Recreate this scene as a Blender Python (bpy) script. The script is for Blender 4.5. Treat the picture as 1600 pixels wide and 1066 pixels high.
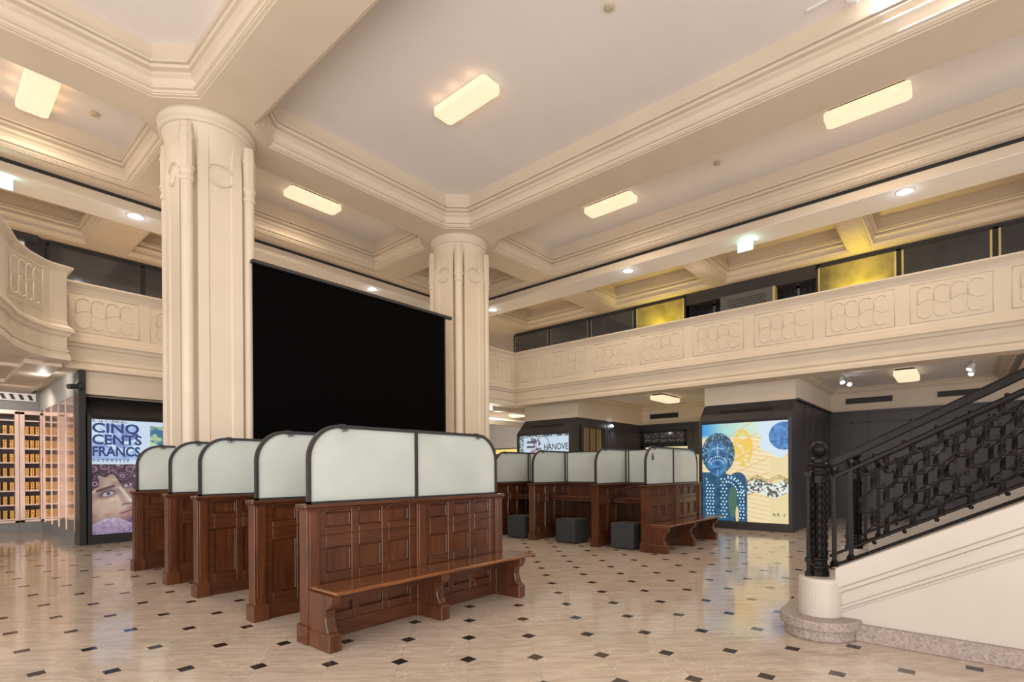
import bpy, bmesh, math, random
from mathutils import Vector, Matrix
PI = math.pi
random.seed(7)
for o in list(bpy.data.objects): bpy.data.objects.remove(o)
SC = bpy.context.scene
COL = SC.collection
# ------------------------------------------------------------------ camera
TH = 0.712087; ROLL = 0.00658
cam = bpy.data.cameras.new('camera'); camo = bpy.data.objects.new('camera', cam); COL.objects.link(camo)
F_ = Vector((math.cos(TH), math.sin(TH), 0)); R_ = Vector((math.sin(TH), -math.cos(TH), 0)); U_ = Vector((0, 0, 1))
r2 = R_*math.cos(ROLL) - U_*math.sin(ROLL); u2 = R_*math.sin(ROLL) + U_*math.cos(ROLL)
camo.matrix_world = Matrix(((r2.x, u2.x, -F_.x, 0), (r2.y, u2.y, -F_.y, 0), (r2.z, u2.z, -F_.z, 1.4), (0, 0, 0, 1)))
cam.sensor_width = 36; cam.lens = 36*814.74/1600; cam.shift_y = (734.84-533)/1600
cam.clip_start = 0.05; cam.clip_end = 200
SC.camera = camo
# ------------------------------------------------------------------ world, colour
W = bpy.data.worlds.new('world'); SC.world = W; W.use_nodes = True
bg = W.node_tree.nodes['Background']; bg.inputs[0].default_value = (1.0, 0.96, 0.92, 1); bg.inputs[1].default_value = 1.5
SC.view_settings.view_transform = 'Standard'; SC.view_settings.look = 'None'
SC.view_settings.exposure = -0.12; SC.view_settings.gamma = 1.0; SC.view_settings.use_curve_mapping = False
def light(name, kind, loc, power, color, size=0.1, rot=None, spot=None, sy=None, blend=0.4):
    l = bpy.data.lights.new(name, kind); l.energy = power; l.color = color
    if kind == 'AREA':
        l.size = size
        if sy: l.shape = 'RECTANGLE'; l.size_y = sy
    else: l.shadow_soft_size = size
    if spot: l.spot_size = spot; l.spot_blend = blend
    o = bpy.data.objects.new(name, l); COL.objects.link(o); o.location = loc
    if rot is not None: o.rotation_euler = rot
    return o
def aim(a, b): return (Vector(b)-Vector(a)).to_track_quat('-Z', 'Y').to_euler()
light('added_ceiling_fill', 'AREA', (-1.2, -3.5, 0.7), 740, (1.0, 0.93, 0.86), 6.0, rot=aim((-1.2, -3.5, 0.7), (6.5, 5.5, 7.2)))  # added fill behind the camera to brighten beams and ceiling, not a hall fixture
light('added_ceiling_fill', 'AREA', (-3.0, 3.0, 0.7), 560, (1.0, 0.93, 0.86), 6.0, rot=aim((-3.0, 3.0, 0.7), (4.5, 8.5, 7.2)))  # second added fill, aimed up at the left bays; no lamp stands here
WARM = (1.0, 0.80, 0.55); COOL = (0.80, 0.90, 1.0); NEUT = (1.0, 0.93, 0.84)
# ------------------------------------------------------------------ node materials
def mat(name, base=(0.8, 0.8, 0.8), rough=0.5, metal=0.0, spec=0.5, coat=0.0, emis=None, es=0.0, build=None):
    m = bpy.data.materials.new(name); m.use_nodes = True
    nt = m.node_tree; b = nt.nodes['Principled BSDF']
    b.inputs['Base Color'].default_value = (*base, 1); b.inputs['Roughness'].default_value = rough
    b.inputs['Metallic'].default_value = metal; b.inputs['Specular IOR Level'].default_value = spec
    b.inputs['Coat Weight'].default_value = coat
    if emis: b.inputs['Emission Color'].default_value = (*emis, 1); b.inputs['Emission Strength'].default_value = es
    if build: build(nt, b)
    return m
def N(nt, t, **k):
    n = nt.nodes.new(t)
    for a, v in k.items(): setattr(n, a, v)
    return n
def math_(nt, op, a, b=None, c=None):
    n = nt.nodes.new('ShaderNodeMath'); n.operation = op
    for i, v in enumerate((a, b, c)):
        if v is None: continue
        if isinstance(v, (int, float)): n.inputs[i].default_value = v
        else: nt.links.new(v, n.inputs[i])
    return n.outputs[0]
def coords(nt, scale=(1, 1, 1), obj=True, rot=(0, 0, 0)):
    tc = N(nt, 'ShaderNodeTexCoord'); mp = N(nt, 'ShaderNodeMapping')
    mp.inputs['Scale'].default_value = scale; mp.inputs['Rotation'].default_value = rot
    if obj: nt.links.new(tc.outputs['Object'], mp.inputs[0])
    else:
        g = N(nt, 'ShaderNodeNewGeometry'); nt.links.new(g.outputs['Position'], mp.inputs[0])
    return mp.outputs[0]
def noise(nt, vec, scale, detail=4, rough=0.5, dist=0.0):
    n = N(nt, 'ShaderNodeTexNoise'); n.inputs['Scale'].default_value = scale; n.inputs['Detail'].default_value = detail
    n.inputs['Roughness'].default_value = rough; n.inputs['Distortion'].default_value = dist
    nt.links.new(vec, n.inputs['Vector']); return n.outputs['Fac']
def ramp(nt, fac, stops):
    r = N(nt, 'ShaderNodeValToRGB'); e = r.color_ramp.elements
    e[0].position = stops[0][0]; e[0].color = (*stops[0][1], 1); e[1].position = stops[-1][0]; e[1].color = (*stops[-1][1], 1)
    for p, c in stops[1:-1]:
        x = e.new(p); x.color = (*c, 1)
    nt.links.new(fac, r.inputs[0]); return r.outputs[0]
def mixc(nt, fac, a, b):
    m = N(nt, 'ShaderNodeMix', data_type='RGBA')
    for i, v in ((0, fac), (6, a), (7, b)):
        if isinstance(v, (int, float)): m.inputs[i].default_value = v
        elif isinstance(v, tuple): m.inputs[i].default_value = (*v, 1)
        else: nt.links.new(v, m.inputs[i])
    return m.outputs[2]
def bump(nt, b, h, strength=0.1, dist=0.01):
    n = N(nt, 'ShaderNodeBump'); n.inputs['Strength'].default_value = strength; n.inputs['Distance'].default_value = dist
    nt.links.new(h, n.inputs['Height']); nt.links.new(n.outputs[0], b.inputs['Normal'])
def noisy(c0, c1, scale=6, bs=0.0, bscale=60, sc=(1, 1, 1), world=True, detail=4):
    def f(nt, b):
        v = coords(nt, sc, obj=not world)
        nt.links.new(ramp(nt, noise(nt, v, scale, detail), [(0.3, c0), (0.7, c1)]), b.inputs['Base Color'])
        if bs: bump(nt, b, noise(nt, v, bscale, 3), bs, 0.004)
    return f
M = {}
M['cream'] = mat('cream_plaster', rough=0.55, build=noisy((0.66, 0.562, 0.452), (0.70, 0.603, 0.492), 1.3, 0.05, 90))
M['white'] = mat('white_plaster', rough=0.75, build=noisy((0.80, 0.76, 0.745), (0.84, 0.80, 0.78), 0.8, 0.05, 120))
M['stairw'] = mat('stair_plaster', rough=0.3, spec=0.45, build=noisy((0.48, 0.43, 0.38), (0.52, 0.465, 0.415), 1.5, 0.06, 25))
M['stone'] = mat('speckled_stone', rough=0.5, build=noisy((0.21, 0.165, 0.145), (0.39, 0.325, 0.285), 55, 0.1, 80, detail=8))
M['dark'] = mat('dark_panel', rough=0.42, build=noisy((0.034, 0.031, 0.037), (0.045, 0.042, 0.048), 2))
M['black'] = mat('black_satin', rough=0.35, build=noisy((0.010, 0.011, 0.012), (0.014, 0.015, 0.017), 3))
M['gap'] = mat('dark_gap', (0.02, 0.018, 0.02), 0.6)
M['iron'] = mat('black_iron', rough=0.3, metal=0.0, spec=0.12, build=noisy((0.006, 0.005, 0.005), (0.014, 0.011, 0.010), 20, 0.2, 60))
M['fabric_black'] = mat('black_screen_cloth', (0.0012, 0.0012, 0.0014), 0.9, spec=0.05)
M['bar'] = mat('dark_metal', (0.03, 0.028, 0.03), 0.4, spec=0.4)
def wood(dark, light_, ax):
    def f(nt, b):
        sc = [9, 9, 9]; sc[ax] = 0.7
        v = coords(nt, tuple(sc), obj=False)
        n1 = noise(nt, v, 3.2, 6, 0.6, 0.6)
        v2 = coords(nt, (1, 1, 1), obj=False); n2 = noise(nt, v2, 2.5, 3)
        k = math_(nt, 'ADD', math_(nt, 'MULTIPLY', n1, 0.7), math_(nt, 'MULTIPLY', n2, 0.3))
        mid = tuple((a+c)/2 for a, c in zip(dark, light_))
        nt.links.new(ramp(nt, k, [(0.3, dark), (0.5, mid), (0.72, light_)]), b.inputs['Base Color'])
        bump(nt, b, n1, 0.12, 0.003)
    return f
M['woodz'] = mat('dark_oak_upright', rough=0.32, spec=0.45, coat=0.15, build=wood((0.032, 0.009, 0.0035), (0.135, 0.040, 0.013), 2))
M['woodx'] = mat('dark_oak_lengthwise', rough=0.32, spec=0.45, coat=0.15, build=wood((0.028, 0.008, 0.0035), (0.115, 0.034, 0.011), 0))
M['woody'] = mat('dark_oak_crosswise', rough=0.32, spec=0.45, coat=0.15, build=wood((0.028, 0.008, 0.0035), (0.115, 0.034, 0.011), 1))
M['seatw'] = mat('polished_oak_seat', rough=0.2, spec=0.5, coat=0.4, build=wood((0.06, 0.018, 0.005), (0.25, 0.085, 0.022), 0))
def fglass(nt, b):
    v = coords(nt, (1, 1, 1), obj=False)
    n = noise(nt, v, 2.2, 5, 0.6)
    nt.links.new(ramp(nt, n, [(0.3, (0.60, 0.66, 0.62)), (0.7, (0.72, 0.76, 0.74))]), b.inputs['Base Color'])
    bump(nt, b, noise(nt, v, 220, 2), 0.04, 0.002)
    tr = N(nt, 'ShaderNodeBsdfTranslucent'); tr.inputs[0].default_value = (0.78, 0.84, 0.84, 1)
    mx = N(nt, 'ShaderNodeMixShader'); mx.inputs[0].default_value = 0.40
    nt.links.new(b.outputs[0], mx.inputs[1]); nt.links.new(tr.outputs[0], mx.inputs[2])
    nt.links.new(mx.outputs[0], nt.nodes['Material Output'].inputs[0])
M['fglass'] = mat('frosted_glass', rough=0.08, spec=0.6, build=fglass)
M['felt'] = mat('charcoal_felt', rough=0.9, spec=0.2, build=noisy((0.036, 0.037, 0.040), (0.056, 0.057, 0.060), 90, 0.3, 300, world=False))
M['darkglass'] = mat('tinted_glass_panel', rough=0.10, spec=0.7, coat=0.6, build=noisy((0.045, 0.05, 0.062), (0.065, 0.07, 0.085), 2))
def goldp(nt, b):
    v = coords(nt, (1, 1, 1), obj=False)
    n = math_(nt, 'ADD', math_(nt, 'MULTIPLY', noise(nt, v, 60, 8, 0.8), 0.6), math_(nt, 'MULTIPLY', noise(nt, v, 1.5, 2), 0.4))
    nt.links.new(ramp(nt, n, [(0.42, (0.16, 0.13, 0.06)), (0.55, (0.50, 0.42, 0.16))]), b.inputs['Base Color'])
M['goldp'] = mat('gold_leaf_panel', rough=0.35, metal=0.2, build=goldp)
M['brass'] = mat('warm_edge', (0.6, 0.5, 0.25), 0.4)
M['lamp'] = mat('lamp_glass', (0.25, 0.2, 0.15), 0.5, emis=(1.0, 0.79, 0.52), es=1.08)
M['lampcool'] = mat('downlight_glass', (0.9, 0.9, 0.9), 0.4, emis=(0.85, 0.93, 1.0), es=12)
M['exit'] = mat('exit_sign_face', (0.5, 0.9, 0.8), 0.4, emis=(0.45, 1.0, 0.82), es=1.6)
M['spotface'] = mat('spotlight_lens', (1, 1, 1), 0.3, emis=(1, 1, 1), es=25)
M['metalw'] = mat('white_enamel', (0.75, 0.75, 0.75), 0.35)
M['grille'] = mat('vent_black', (0.012, 0.012, 0.012), 0.5)
M['bullion'] = mat('stacked_gold_bars', rough=0.3, metal=0.6, build=noisy((0.50, 0.25, 0.06), (0.75, 0.45, 0.15), 40, 0, world=True))
M['copper'] = mat('rose_grey_metal', rough=0.3, metal=0.5, build=noisy((0.50, 0.37, 0.33), (0.60, 0.47, 0.42), 3))
M['glossc'] = mat('copper_tinted_glass', rough=0.12, metal=0.75, build=noisy((0.42, 0.27, 0.20), (0.52, 0.35, 0.27), 1.5))
M['greyp'] = mat('grey_paint', (0.22, 0.22, 0.23), 0.4)
def floor_nodes(nt, b):
    g = N(nt, 'ShaderNodeNewGeometry'); s = N(nt, 'ShaderNodeSeparateXYZ'); nt.links.new(g.outputs['Position'], s.inputs[0])
    S = 0.50127; q = math.sqrt(2)*S
    X = math_(nt, 'SUBTRACT', s.outputs[0], 3.4159); Y = math_(nt, 'SUBTRACT', s.outputs[1], 2.7767)
    p = math_(nt, 'DIVIDE', math_(nt, 'SUBTRACT', X, Y), q); r = math_(nt, 'DIVIDE', math_(nt, 'ADD', X, Y), q)
    fp = math_(nt, 'SUBTRACT', p, math_(nt, 'ROUND', p)); fr = math_(nt, 'SUBTRACT', r, math_(nt, 'ROUND', r))
    dx = math_(nt, 'MULTIPLY', math_(nt, 'ADD', fp, fr), q/2); dy = math_(nt, 'MULTIPLY', math_(nt, 'SUBTRACT', fr, fp), q/2)
    blk = math_(nt, 'LESS_THAN', math_(nt, 'MAXIMUM', math_(nt, 'ABSOLUTE', dx), math_(nt, 'ABSOLUTE', dy)), 0.047)
    jn = math_(nt, 'LESS_THAN', math_(nt, 'MINIMUM', math_(nt, 'ABSOLUTE', fp), math_(nt, 'ABSOLUTE', fr)), 0.0022)
    cb = N(nt, 'ShaderNodeCombineXYZ'); nt.links.new(math_(nt, 'FLOOR', p), cb.inputs[0]); nt.links.new(math_(nt, 'FLOOR', r), cb.inputs[1])
    wn = N(nt, 'ShaderNodeTexWhiteNoise'); nt.links.new(cb.outputs[0], wn.inputs['Vector'])
    # veins run along one lattice direction
    v = N(nt, 'ShaderNodeCombineXYZ'); nt.links.new(math_(nt, 'MULTIPLY', p, 0.5), v.inputs[0]); nt.links.new(math_(nt, 'MULTIPLY', r, 4.0), v.inputs[1])
    nt.links.new(math_(nt, 'MULTIPLY', wn.outputs['Value'], 9.0), v.inputs[2])
    n1 = noise(nt, v.outputs[0], 3.0, 7, 0.62, 0.8)
    gp = coords(nt, (1, 1, 1), obj=False)
    n2 = noise(nt, gp, 1.1, 6, 0.65, 1.2)
    c = ramp(nt, n1, [(0.28, (0.36, 0.285, 0.225)), (0.5, (0.50, 0.41, 0.335)), (0.75, (0.61, 0.515, 0.43))])
    c = mixc(nt, math_(nt, 'MULTIPLY', math_(nt, 'SUBTRACT', wn.outputs['Value'], 0.5), 0.28), c, (0.40, 0.31, 0.25))
    vein = math_(nt, 'LESS_THAN', math_(nt, 'ABSOLUTE', math_(nt, 'SUBTRACT', n2, 0.5)), 0.006)
    c = mixc(nt, math_(nt, 'MULTIPLY', vein, 0.35), c, (0.74, 0.66, 0.56))
    c = mixc(nt, math_(nt, 'MULTIPLY', jn, 0.6), c, (0.20, 0.15, 0.12))
    c = mixc(nt, blk, c, (0.022, 0.018, 0.018))
    nt.links.new(c, b.inputs['Base Color'])
    nt.links.new(math_(nt, 'ADD', math_(nt, 'MULTIPLY', n1, 0.08), 0.06), b.inputs['Roughness'])
M['floor'] = mat('beige_marble_floor', rough=0.15, spec=0.55, build=floor_nodes)
def art_mat(name, es=1.0):
    def f(nt, b):
        a = N(nt, 'ShaderNodeAttribute'); a.attribute_name = 'Col'
        v = coords(nt, (1, 1, 1), obj=True)
        wv = N(nt, 'ShaderNodeTexWave'); wv.wave_type = 'BANDS'; wv.bands_direction = 'DIAGONAL'
        wv.inputs['Scale'].default_value = 14; wv.inputs['Distortion'].default_value = 3.5; wv.inputs['Detail'].default_value = 2
        nt.links.new(v, wv.inputs['Vector'])
        k = math_(nt, 'ADD', math_(nt, 'MULTIPLY', wv.outputs['Fac'], 0.24), 0.86)
        vm = N(nt, 'ShaderNodeVectorMath', operation='SCALE'); nt.links.new(a.outputs['Color'], vm.inputs[0]); nt.links.new(k, vm.inputs['Scale'])
        nt.links.new(vm.outputs[0], b.inputs['Emission Color']); b.inputs['Emission Strength'].default_value = es
        b.inputs['Base Color'].default_value = (0.02, 0.02, 0.02, 1)
    return mat(name, rough=0.25, build=f)
M['art'] = art_mat('lit_print', 1.03)
def emi(name, c, s=1.0): return mat(name, (0.02, 0.02, 0.02), 0.5, emis=c, es=s)
M['inkblue'] = emi('printed_blue_ink', (0.01, 0.035, 0.17))
M['inkdark'] = mat('printed_dark_ink', (0.01, 0.01, 0.012), 0.5)
M['inkwhite'] = emi('printed_white_dots', (0.62, 0.85, 1.0), 1.0)
# ------------------------------------------------------------------ mesh helpers
class MB:
    def __init__(s): s.v = []; s.f = []
    def add(s, vs, fs):
        n = len(s.v); s.v += [tuple(v) for v in vs]; s.f += [tuple(i+n for i in f) for f in fs]; return s
    def box(s, x0, x1, y0, y1, z0, z1):
        return s.add([(x0, y0, z0), (x1, y0, z0), (x1, y1, z0), (x0, y1, z0), (x0, y0, z1), (x1, y0, z1), (x1, y1, z1), (x0, y1, z1)],
                     [(0, 3, 2, 1), (4, 5, 6, 7), (0, 1, 5, 4), (1, 2, 6, 5), (2, 3, 7, 6), (3, 0, 4, 7)])
    def loft(s, rings, closed=True, caps=True, loop=False):
        n = len(rings[0]); vs = [p for r in rings for p in r]; fs = []
        R = len(rings)
        for i in range(R if loop else R-1):
            a = i*n; b = ((i+1) % R)*n
            for j in range(n if closed else n-1):
                k = (j+1) % n; fs.append((a+j, a+k, b+k, b+j))
        if caps and not loop and closed: fs.append(tuple(range(n))[::-1]); fs.append(tuple((R-1)*n+i for i in range(n)))
        return s.add(vs, fs)
    def lathe(s, cx, cy, prof, n=24, rot=0.0):
        return s.loft([[(cx+r*math.cos(rot+2*PI*j/n), cy+r*math.sin(rot+2*PI*j/n), z) for j in range(n)] for r, z in prof])
    def tube(s, pts, r, n=6, closed=False):
        pts = [Vector(p) for p in pts]; rings = []; up = None
        L = len(pts)
        for i, p in enumerate(pts):
            if closed: t = (pts[(i+1) % L]-pts[i-1])
            else: t = (pts[min(i+1, L-1)]-pts[max(i-1, 0)])
            t.normalize()
            if up is None:
                up = t.cross(Vector((0, 0, 1)))
                if up.length < 1e-3: up = t.cross(Vector((1, 0, 0)))
            up = (up - t*up.dot(t)); up.normalize(); w = t.cross(up)
            rr = r[i] if isinstance(r, (list, tuple)) else r
            rings.append([tuple(p+up*rr*math.cos(2*PI*j/n)+w*rr*math.sin(2*PI*j/n)) for j in range(n)])
        return s.loft(rings, loop=closed)
    def prism(s, poly, axis, a, b):
        """poly of 2-D points, extruded along axis (0 x: poly=(y,z); 1 y: poly=(x,z); 2 z: poly=(x,y))"""
        def P(p, t): return (t, p[0], p[1]) if axis == 0 else ((p[0], t, p[1]) if axis == 1 else (p[0], p[1], t))
        return s.loft([[P(p, a) for p in poly], [P(p, b) for p in poly]])
    def sphere(s, c, r, n=16, m=10, sz=1.0):
        rings = [[(c[0]+r*math.sin(PI*i/m)*math.cos(2*PI*j/n), c[1]+r*math.sin(PI*i/m)*math.sin(2*PI*j/n), c[2]-r*sz*math.cos(PI*i/m)) for j in range(n)] for i in range(1, m)]
        return s.loft(rings)
    def build(s, name, m, parent=None, bevel=0.0, smooth=False, seg=1, recalc=True):
        me = bpy.data.meshes.new(name); me.from_pydata(s.v, [], s.f); me.validate()
        if recalc:
            bm = bmesh.new(); bm.from_mesh(me); bmesh.ops.recalc_face_normals(bm, faces=bm.faces); bm.to_mesh(me); bm.free()
        me.materials.append(M[m] if isinstance(m, str) else m)
        if smooth: me.shade_smooth() if hasattr(me, 'shade_smooth') else None
        o = bpy.data.objects.new(name, me); COL.objects.link(o)
        if parent: o.parent = parent
        if bevel:
            b = o.modifiers.new('bevel', 'BEVEL'); b.width = bevel; b.segments = seg; b.limit_method = 'ANGLE'; b.angle_limit = 0.6; b.harden_normals = False
        return o
def empty(name, loc, rz=0.0):
    o = bpy.data.objects.new(name, None); COL.objects.link(o); o.location = loc; o.rotation_euler = (0, 0, rz); o.empty_display_size = 0.2; return o
def tag(o, label, cat, group=None):
    o['label'] = label; o['category'] = cat
    if group: o['group'] = group
    return o
def struct(o): o['kind'] = 'structure'; return o
def kids(o): return [c for c in bpy.data.objects if c.parent == o]
def copy_tree(o, parent=None):
    c = o.copy(); COL.objects.link(c)
    if parent: c.parent = parent
    for ch in kids(o):
        copy_tree(ch, c)
    return c
def text(name, s, loc, size, m, parent, sx=1.0, rot=(PI/2, 0, 0), ext=0.002, align='LEFT', space=1.0, off=0.0):
    cu = bpy.data.curves.new(name, 'FONT'); cu.body = s; cu.size = size; cu.extrude = ext; cu.offset = off; cu.align_x = align; cu.resolution_u = 3; cu.space_character = space
    t = bpy.data.objects.new('tmp', cu); COL.objects.link(t)
    dg = bpy.context.evaluated_depsgraph_get(); me = bpy.data.meshes.new_from_object(t.evaluated_get(dg)); bpy.data.objects.remove(t)
    me.materials.clear(); me.materials.append(M[m])
    o = bpy.data.objects.new(name, me); COL.objects.link(o); o.parent = parent; o.location = loc; o.rotation_euler = rot; o.scale = (sx, 1, 1)
    return o
def sweep(path, prof, closed_prof=True):
    """path: xy polyline; prof: (out,z); out is to the right-hand side of travel"""
    rings = []
    n = len(path)
    for i, p in enumerate(path):
        d0 = Vector(path[i])-Vector(path[i-1]) if i > 0 else Vector(path[1])-Vector(path[0])
        d1 = Vector(path[i+1])-Vector(path[i]) if i < n-1 else d0
        d0.normalize(); d1.normalize()
        n0 = Vector((d0.y, -d0.x)); n1 = Vector((d1.y, -d1.x)); m = n0+n1
        m = m/(m.length_squared/2) if m.length > 1e-6 else n0
        rings.append([(p[0]+m.x*o, p[1]+m.y*o, z) for o, z in prof])
    mb = MB(); mb.loft(rings, closed=closed_prof, caps=closed_prof); return mb
# ================================================================== SETTING
struct(MB().box(-7, 20, -7, 20, -0.2, 0).build('floor', 'floor'))
# --- hall ceiling: coffers
def rect(x0, x1, y0, y1, ch=(0, 0, 0, 0)):
    """ccw from SW; each corner gives two points (same point when no chamfer)"""
    a, b, c, d = ch
    return [(x0, y0+a), (x0+a, y0), (x1-b, y0), (x1, y0+b), (x1, y1-c), (x1-c, y1), (x0+d, y1), (x0, y1-d)]
def inset(poly_args, t):
    x0, x1, y0, y1, ch = poly_args
    k = t*0.586
    return rect(x0+t, x1-t, y0+t, y1-t, tuple(max(c-k, 0) if c > 0 else 0 for c in ch))
PROF = [(-0.06, 0), (-0.06, 0.018), (-0.02, 0.02), (-0.02, 0.04), (0.0, 0.04), (0.005, 0.075), (0.045, 0.08), (0.045, 0.10), (0.0, 0.115), (0.01, 0.17), (0.04, 0.22), (0.085, 0.25), (0.085, 0.275), (0.035, 0.285),
        (0.035, 0.325), (0.10, 0.34), (0.115, 0.36), (0.115, 0.38), (0.085, 0.385), (0.085, 0.395), (0.14, 0.40), (0.14, 0.43), (0.03, 0.445), (0.03, 0.465), (0.055, 0.47), (0.055, 0.485), (0.02, 0.49), (0.02, 0.745)]
def coffer(outer, inner, z, prof, name, depth=1.0, panelmat='white', mm='cream'):
    mb = MB()
    x0, x1, y0, y1 = outer
    rings = [[(p[0], p[1], z) for p in rect(x0, x1, y0, y1)]]
    for t, h in prof: rings.append([(p[0], p[1], z+h*depth) for p in inset(inner, t)])
    vs = [p for r in rings for p in r]; fs = []
    for i in range(len(rings)-1):
        for j in range(8):
            k = (j+1) % 8; fs.append((i*8+j, i*8+k, (i+1)*8+k, (i+1)*8+j))
    mb.add(vs, fs); o = mb.build(name, mm, recalc=False); struct(o)
    p = MB(); x0, x1, y0, y1, ch = inner; top = z+prof[-1][1]*depth
    p.box(x0, x1, y0, y1, top, top+0.06); struct(p.build(name, panelmat))
    return o
CE = 'ceiling'
coffer((3.27, 8.97, -5.5, 9.43), (3.72, 8.50, -5.0, 8.97, (0, 0, 0.40, 0.40)), 7.0, PROF, CE)
coffer((-5, 3.27, -5.5, 9.43), (-4.5, 2.83, -5.0, 9.05, (0, 0, 0.44, 0)), 7.0, PROF, CE)
coffer((-5, 3.27, 9.43, 12.4), (-4.5, 2.83, 9.82, 12.36, (0, 0.42, 0, 0)), 7.0, PROF, CE)
coffer((3.27, 8.97, 9.43, 12.4), (3.72, 8.50, 9.84, 12.36, (0.40, 0.40, 0, 0)), 7.0, PROF, CE)
coffer((8.97, 12.4, -5.5, 9.43), (9.45, 12.18, -5.0, 8.95, (0, 0, 0, 0.35)), 7.0, PROF, CE)
coffer((8.97, 12.4, 9.43, 12.4), (9.45, 12.18, 9.84, 12.36, (0.35, 0, 0, 0)), 7.0, PROF, CE)
struct(MB().box(-5, 12.4, 12.4, 12.86, 7.0, 7.06).build(CE, 'cream'))
struct(MB().box(-5, 12.4, -5.5, 12.86, 7.85, 7.9).build(CE, 'white'))
# upper lintels with downlights; dark shadow gap on top
struct(MB().box(12.40, 13.26, -5.5, 13.7, 6.76, 6.935).build('trim_1', 'cream'))
struct(MB().box(-5, 12.40, 12.84, 13.60, 6.76, 6.935).build('trim_2', 'cream'))
struct(MB().box(12.41, 13.26, -5.5, 13.7, 6.745, 6.76).build('trim_1', 'white'))
struct(MB().box(-5, 12.40, 12.86, 13.60, 6.745, 6.76).build('trim_2', 'white'))
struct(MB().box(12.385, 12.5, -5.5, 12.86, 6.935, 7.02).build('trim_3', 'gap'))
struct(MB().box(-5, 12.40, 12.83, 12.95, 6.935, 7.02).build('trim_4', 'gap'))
struct(MB().box(12.42, 13.26, -5.5, 13.7, 6.94, 7.4).build('wall_right', 'cream'))
struct(MB().box(-5, 12.42, 12.9, 13.60, 6.94, 7.4).build('wall_left', 'cream'))
# gallery ceilings (coffers between cross beams)
GP = [(t*0.9, h) for t, h in PROF]
gy = [(-5.2, -1.9), (-1.4, 1.65), (2.11, 5.11), (5.63, 8.70), (9.52, 12.5)]
cuts = [-5.5, -1.65, 1.88, 5.37, 9.11, 13.3]
for i, (a, b) in enumerate(gy):
    coffer((13.26, 16.0, cuts[i], cuts[i+1]), (13.30, 15.42, a, b, (0, 0, 0, 0)), 6.78, GP, CE, 0.9, 'cream')
gx = [(-4.5, -1.3), (-0.6, 2.72), (3.58, 6.2), (6.9, 9.4), (10.0, 12.6)]
cutx = [-5, -0.95, 3.15, 6.55, 9.7, 13.26]
for i, (a, b) in enumerate(gx):
    coffer((cutx[i], cutx[i+1], 13.6, 16.4), (a, b, 13.66, 15.55, (0, 0, 0, 0)), 6.78, GP, CE, 0.9, 'cream')
struct(MB().box(13.26, 19, 13.3, 19, 6.78, 6.9).build(CE, 'cream'))
struct(MB().box(12.4, 20, -5.5, 20, 7.5, 7.6).build(CE, 'white'))
struct(MB().box(-5, 12.4, 12.9, 20, 7.5, 7.6).build(CE, 'white'))
# gallery floors
struct(MB().box(12.74, 19, -5.5, 20, 3.72, 4.0).build('floor', 'cream'))
struct(MB().box(-5, 12.74, 13.14, 20, 3.72, 4.0).build('floor', 'cream'))
# upper back walls
struct(MB().box(15.75, 15.95, -5.5, -0.6, 4.0, 6.78).build('wall_right', 'dark'))
struct(MB().box(15.75, 15.95, -0.6, 2.89, 4.0, 6.78).build('wall_right', 'dark'))
struct(MB().box(15.75, 15.95, 6.42, 13.4, 4.0, 6.78).build('wall_right', 'dark'))
struct(MB().box(16.6, 16.8, 2.8, 6.5, 4.0, 6.78).build('wall_right', 'dark'))
struct(MB().box(15.75, 16.6, 2.80, 2.89, 4.0, 6.78).build('wall_right', 'dark'))
struct(MB().box(15.75, 16.6, 6.42, 6.5, 4.0, 6.78).build('wall_right', 'dark'))
struct(MB().box(15.66, 15.90, 2.89, 6.42, 6.42, 6.78).build('trim_5', 'dark'))
struct(MB().box(-5, 1.75, 16.9, 17.1, 4.0, 6.78).build('wall_left', 'gap'))
struct(MB().box(1.75, 15.9, 15.95, 16.1, 4.0, 6.78).build('wall_left', 'dark'))
struct(MB().box(-5, 1.95, 15.8, 15.92, 6.6, 6.78).build('trim_6', 'dark'))
struct(MB().box(19.0, 19.2, 8, 20, 0, 7.5).build('wall_far', 'white'))
struct(MB().box(2.2, 19.0, 17.6, 17.8, 0, 3.72).build('wall_back', 'white'))
struct(MB().box(-5, 12.7, 13.14, 13.2, 3.36, 3.60).build('wall_left', 'cream'))
# --- fascia of the galleries
bay = [(-4, 9.3), (-1.5, 9.35), (-0.2, 9.55), (0.45, 9.9), (0.78, 10.3), (0.93, 10.75), (1.05, 11.2), (1.25, 11.6), (1.50, 11.90), (1.62, 11.98), (1.86, 12.05)]
path = bay + [(1.86, 12.85), (11.3, 12.85), (11.3, 10.62), (12.45, 10.62), (12.45, -5.5)]
FP = [(-0.28, 5.06), (0.09, 5.06), (0.09, 5.03), (0.05, 4.99), (0.02, 4.96), (0.0, 4.90), (0.0, 4.10), (0.015, 4.06), (0.015, 4.02), (0.05, 3.99), (0.09, 3.96), (0.10, 3.90), (0.06, 3.88), (0.04, 3.83), (0.0, 3.81), (0.0, 3.60),
      (0.025, 3.585), (0.025, 3.555), (0.0, 3.54), (0.03, 3.50), (0.05, 3.47), (0.05, 3.40), (-0.28, 3.38)]
bal = empty('gallery_balustrade', (12.45, 12.85, 3.38))
mbp = sweep([(p[0]-12.45, p[1]-12.85) for p in path], [(o, z-3.38) for o, z in FP])
mbp.build('parapet', 'cream', bal)
tag(bal, 'cream plaster gallery parapet with carved panels running round both sides of the hall', 'balcony')
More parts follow.
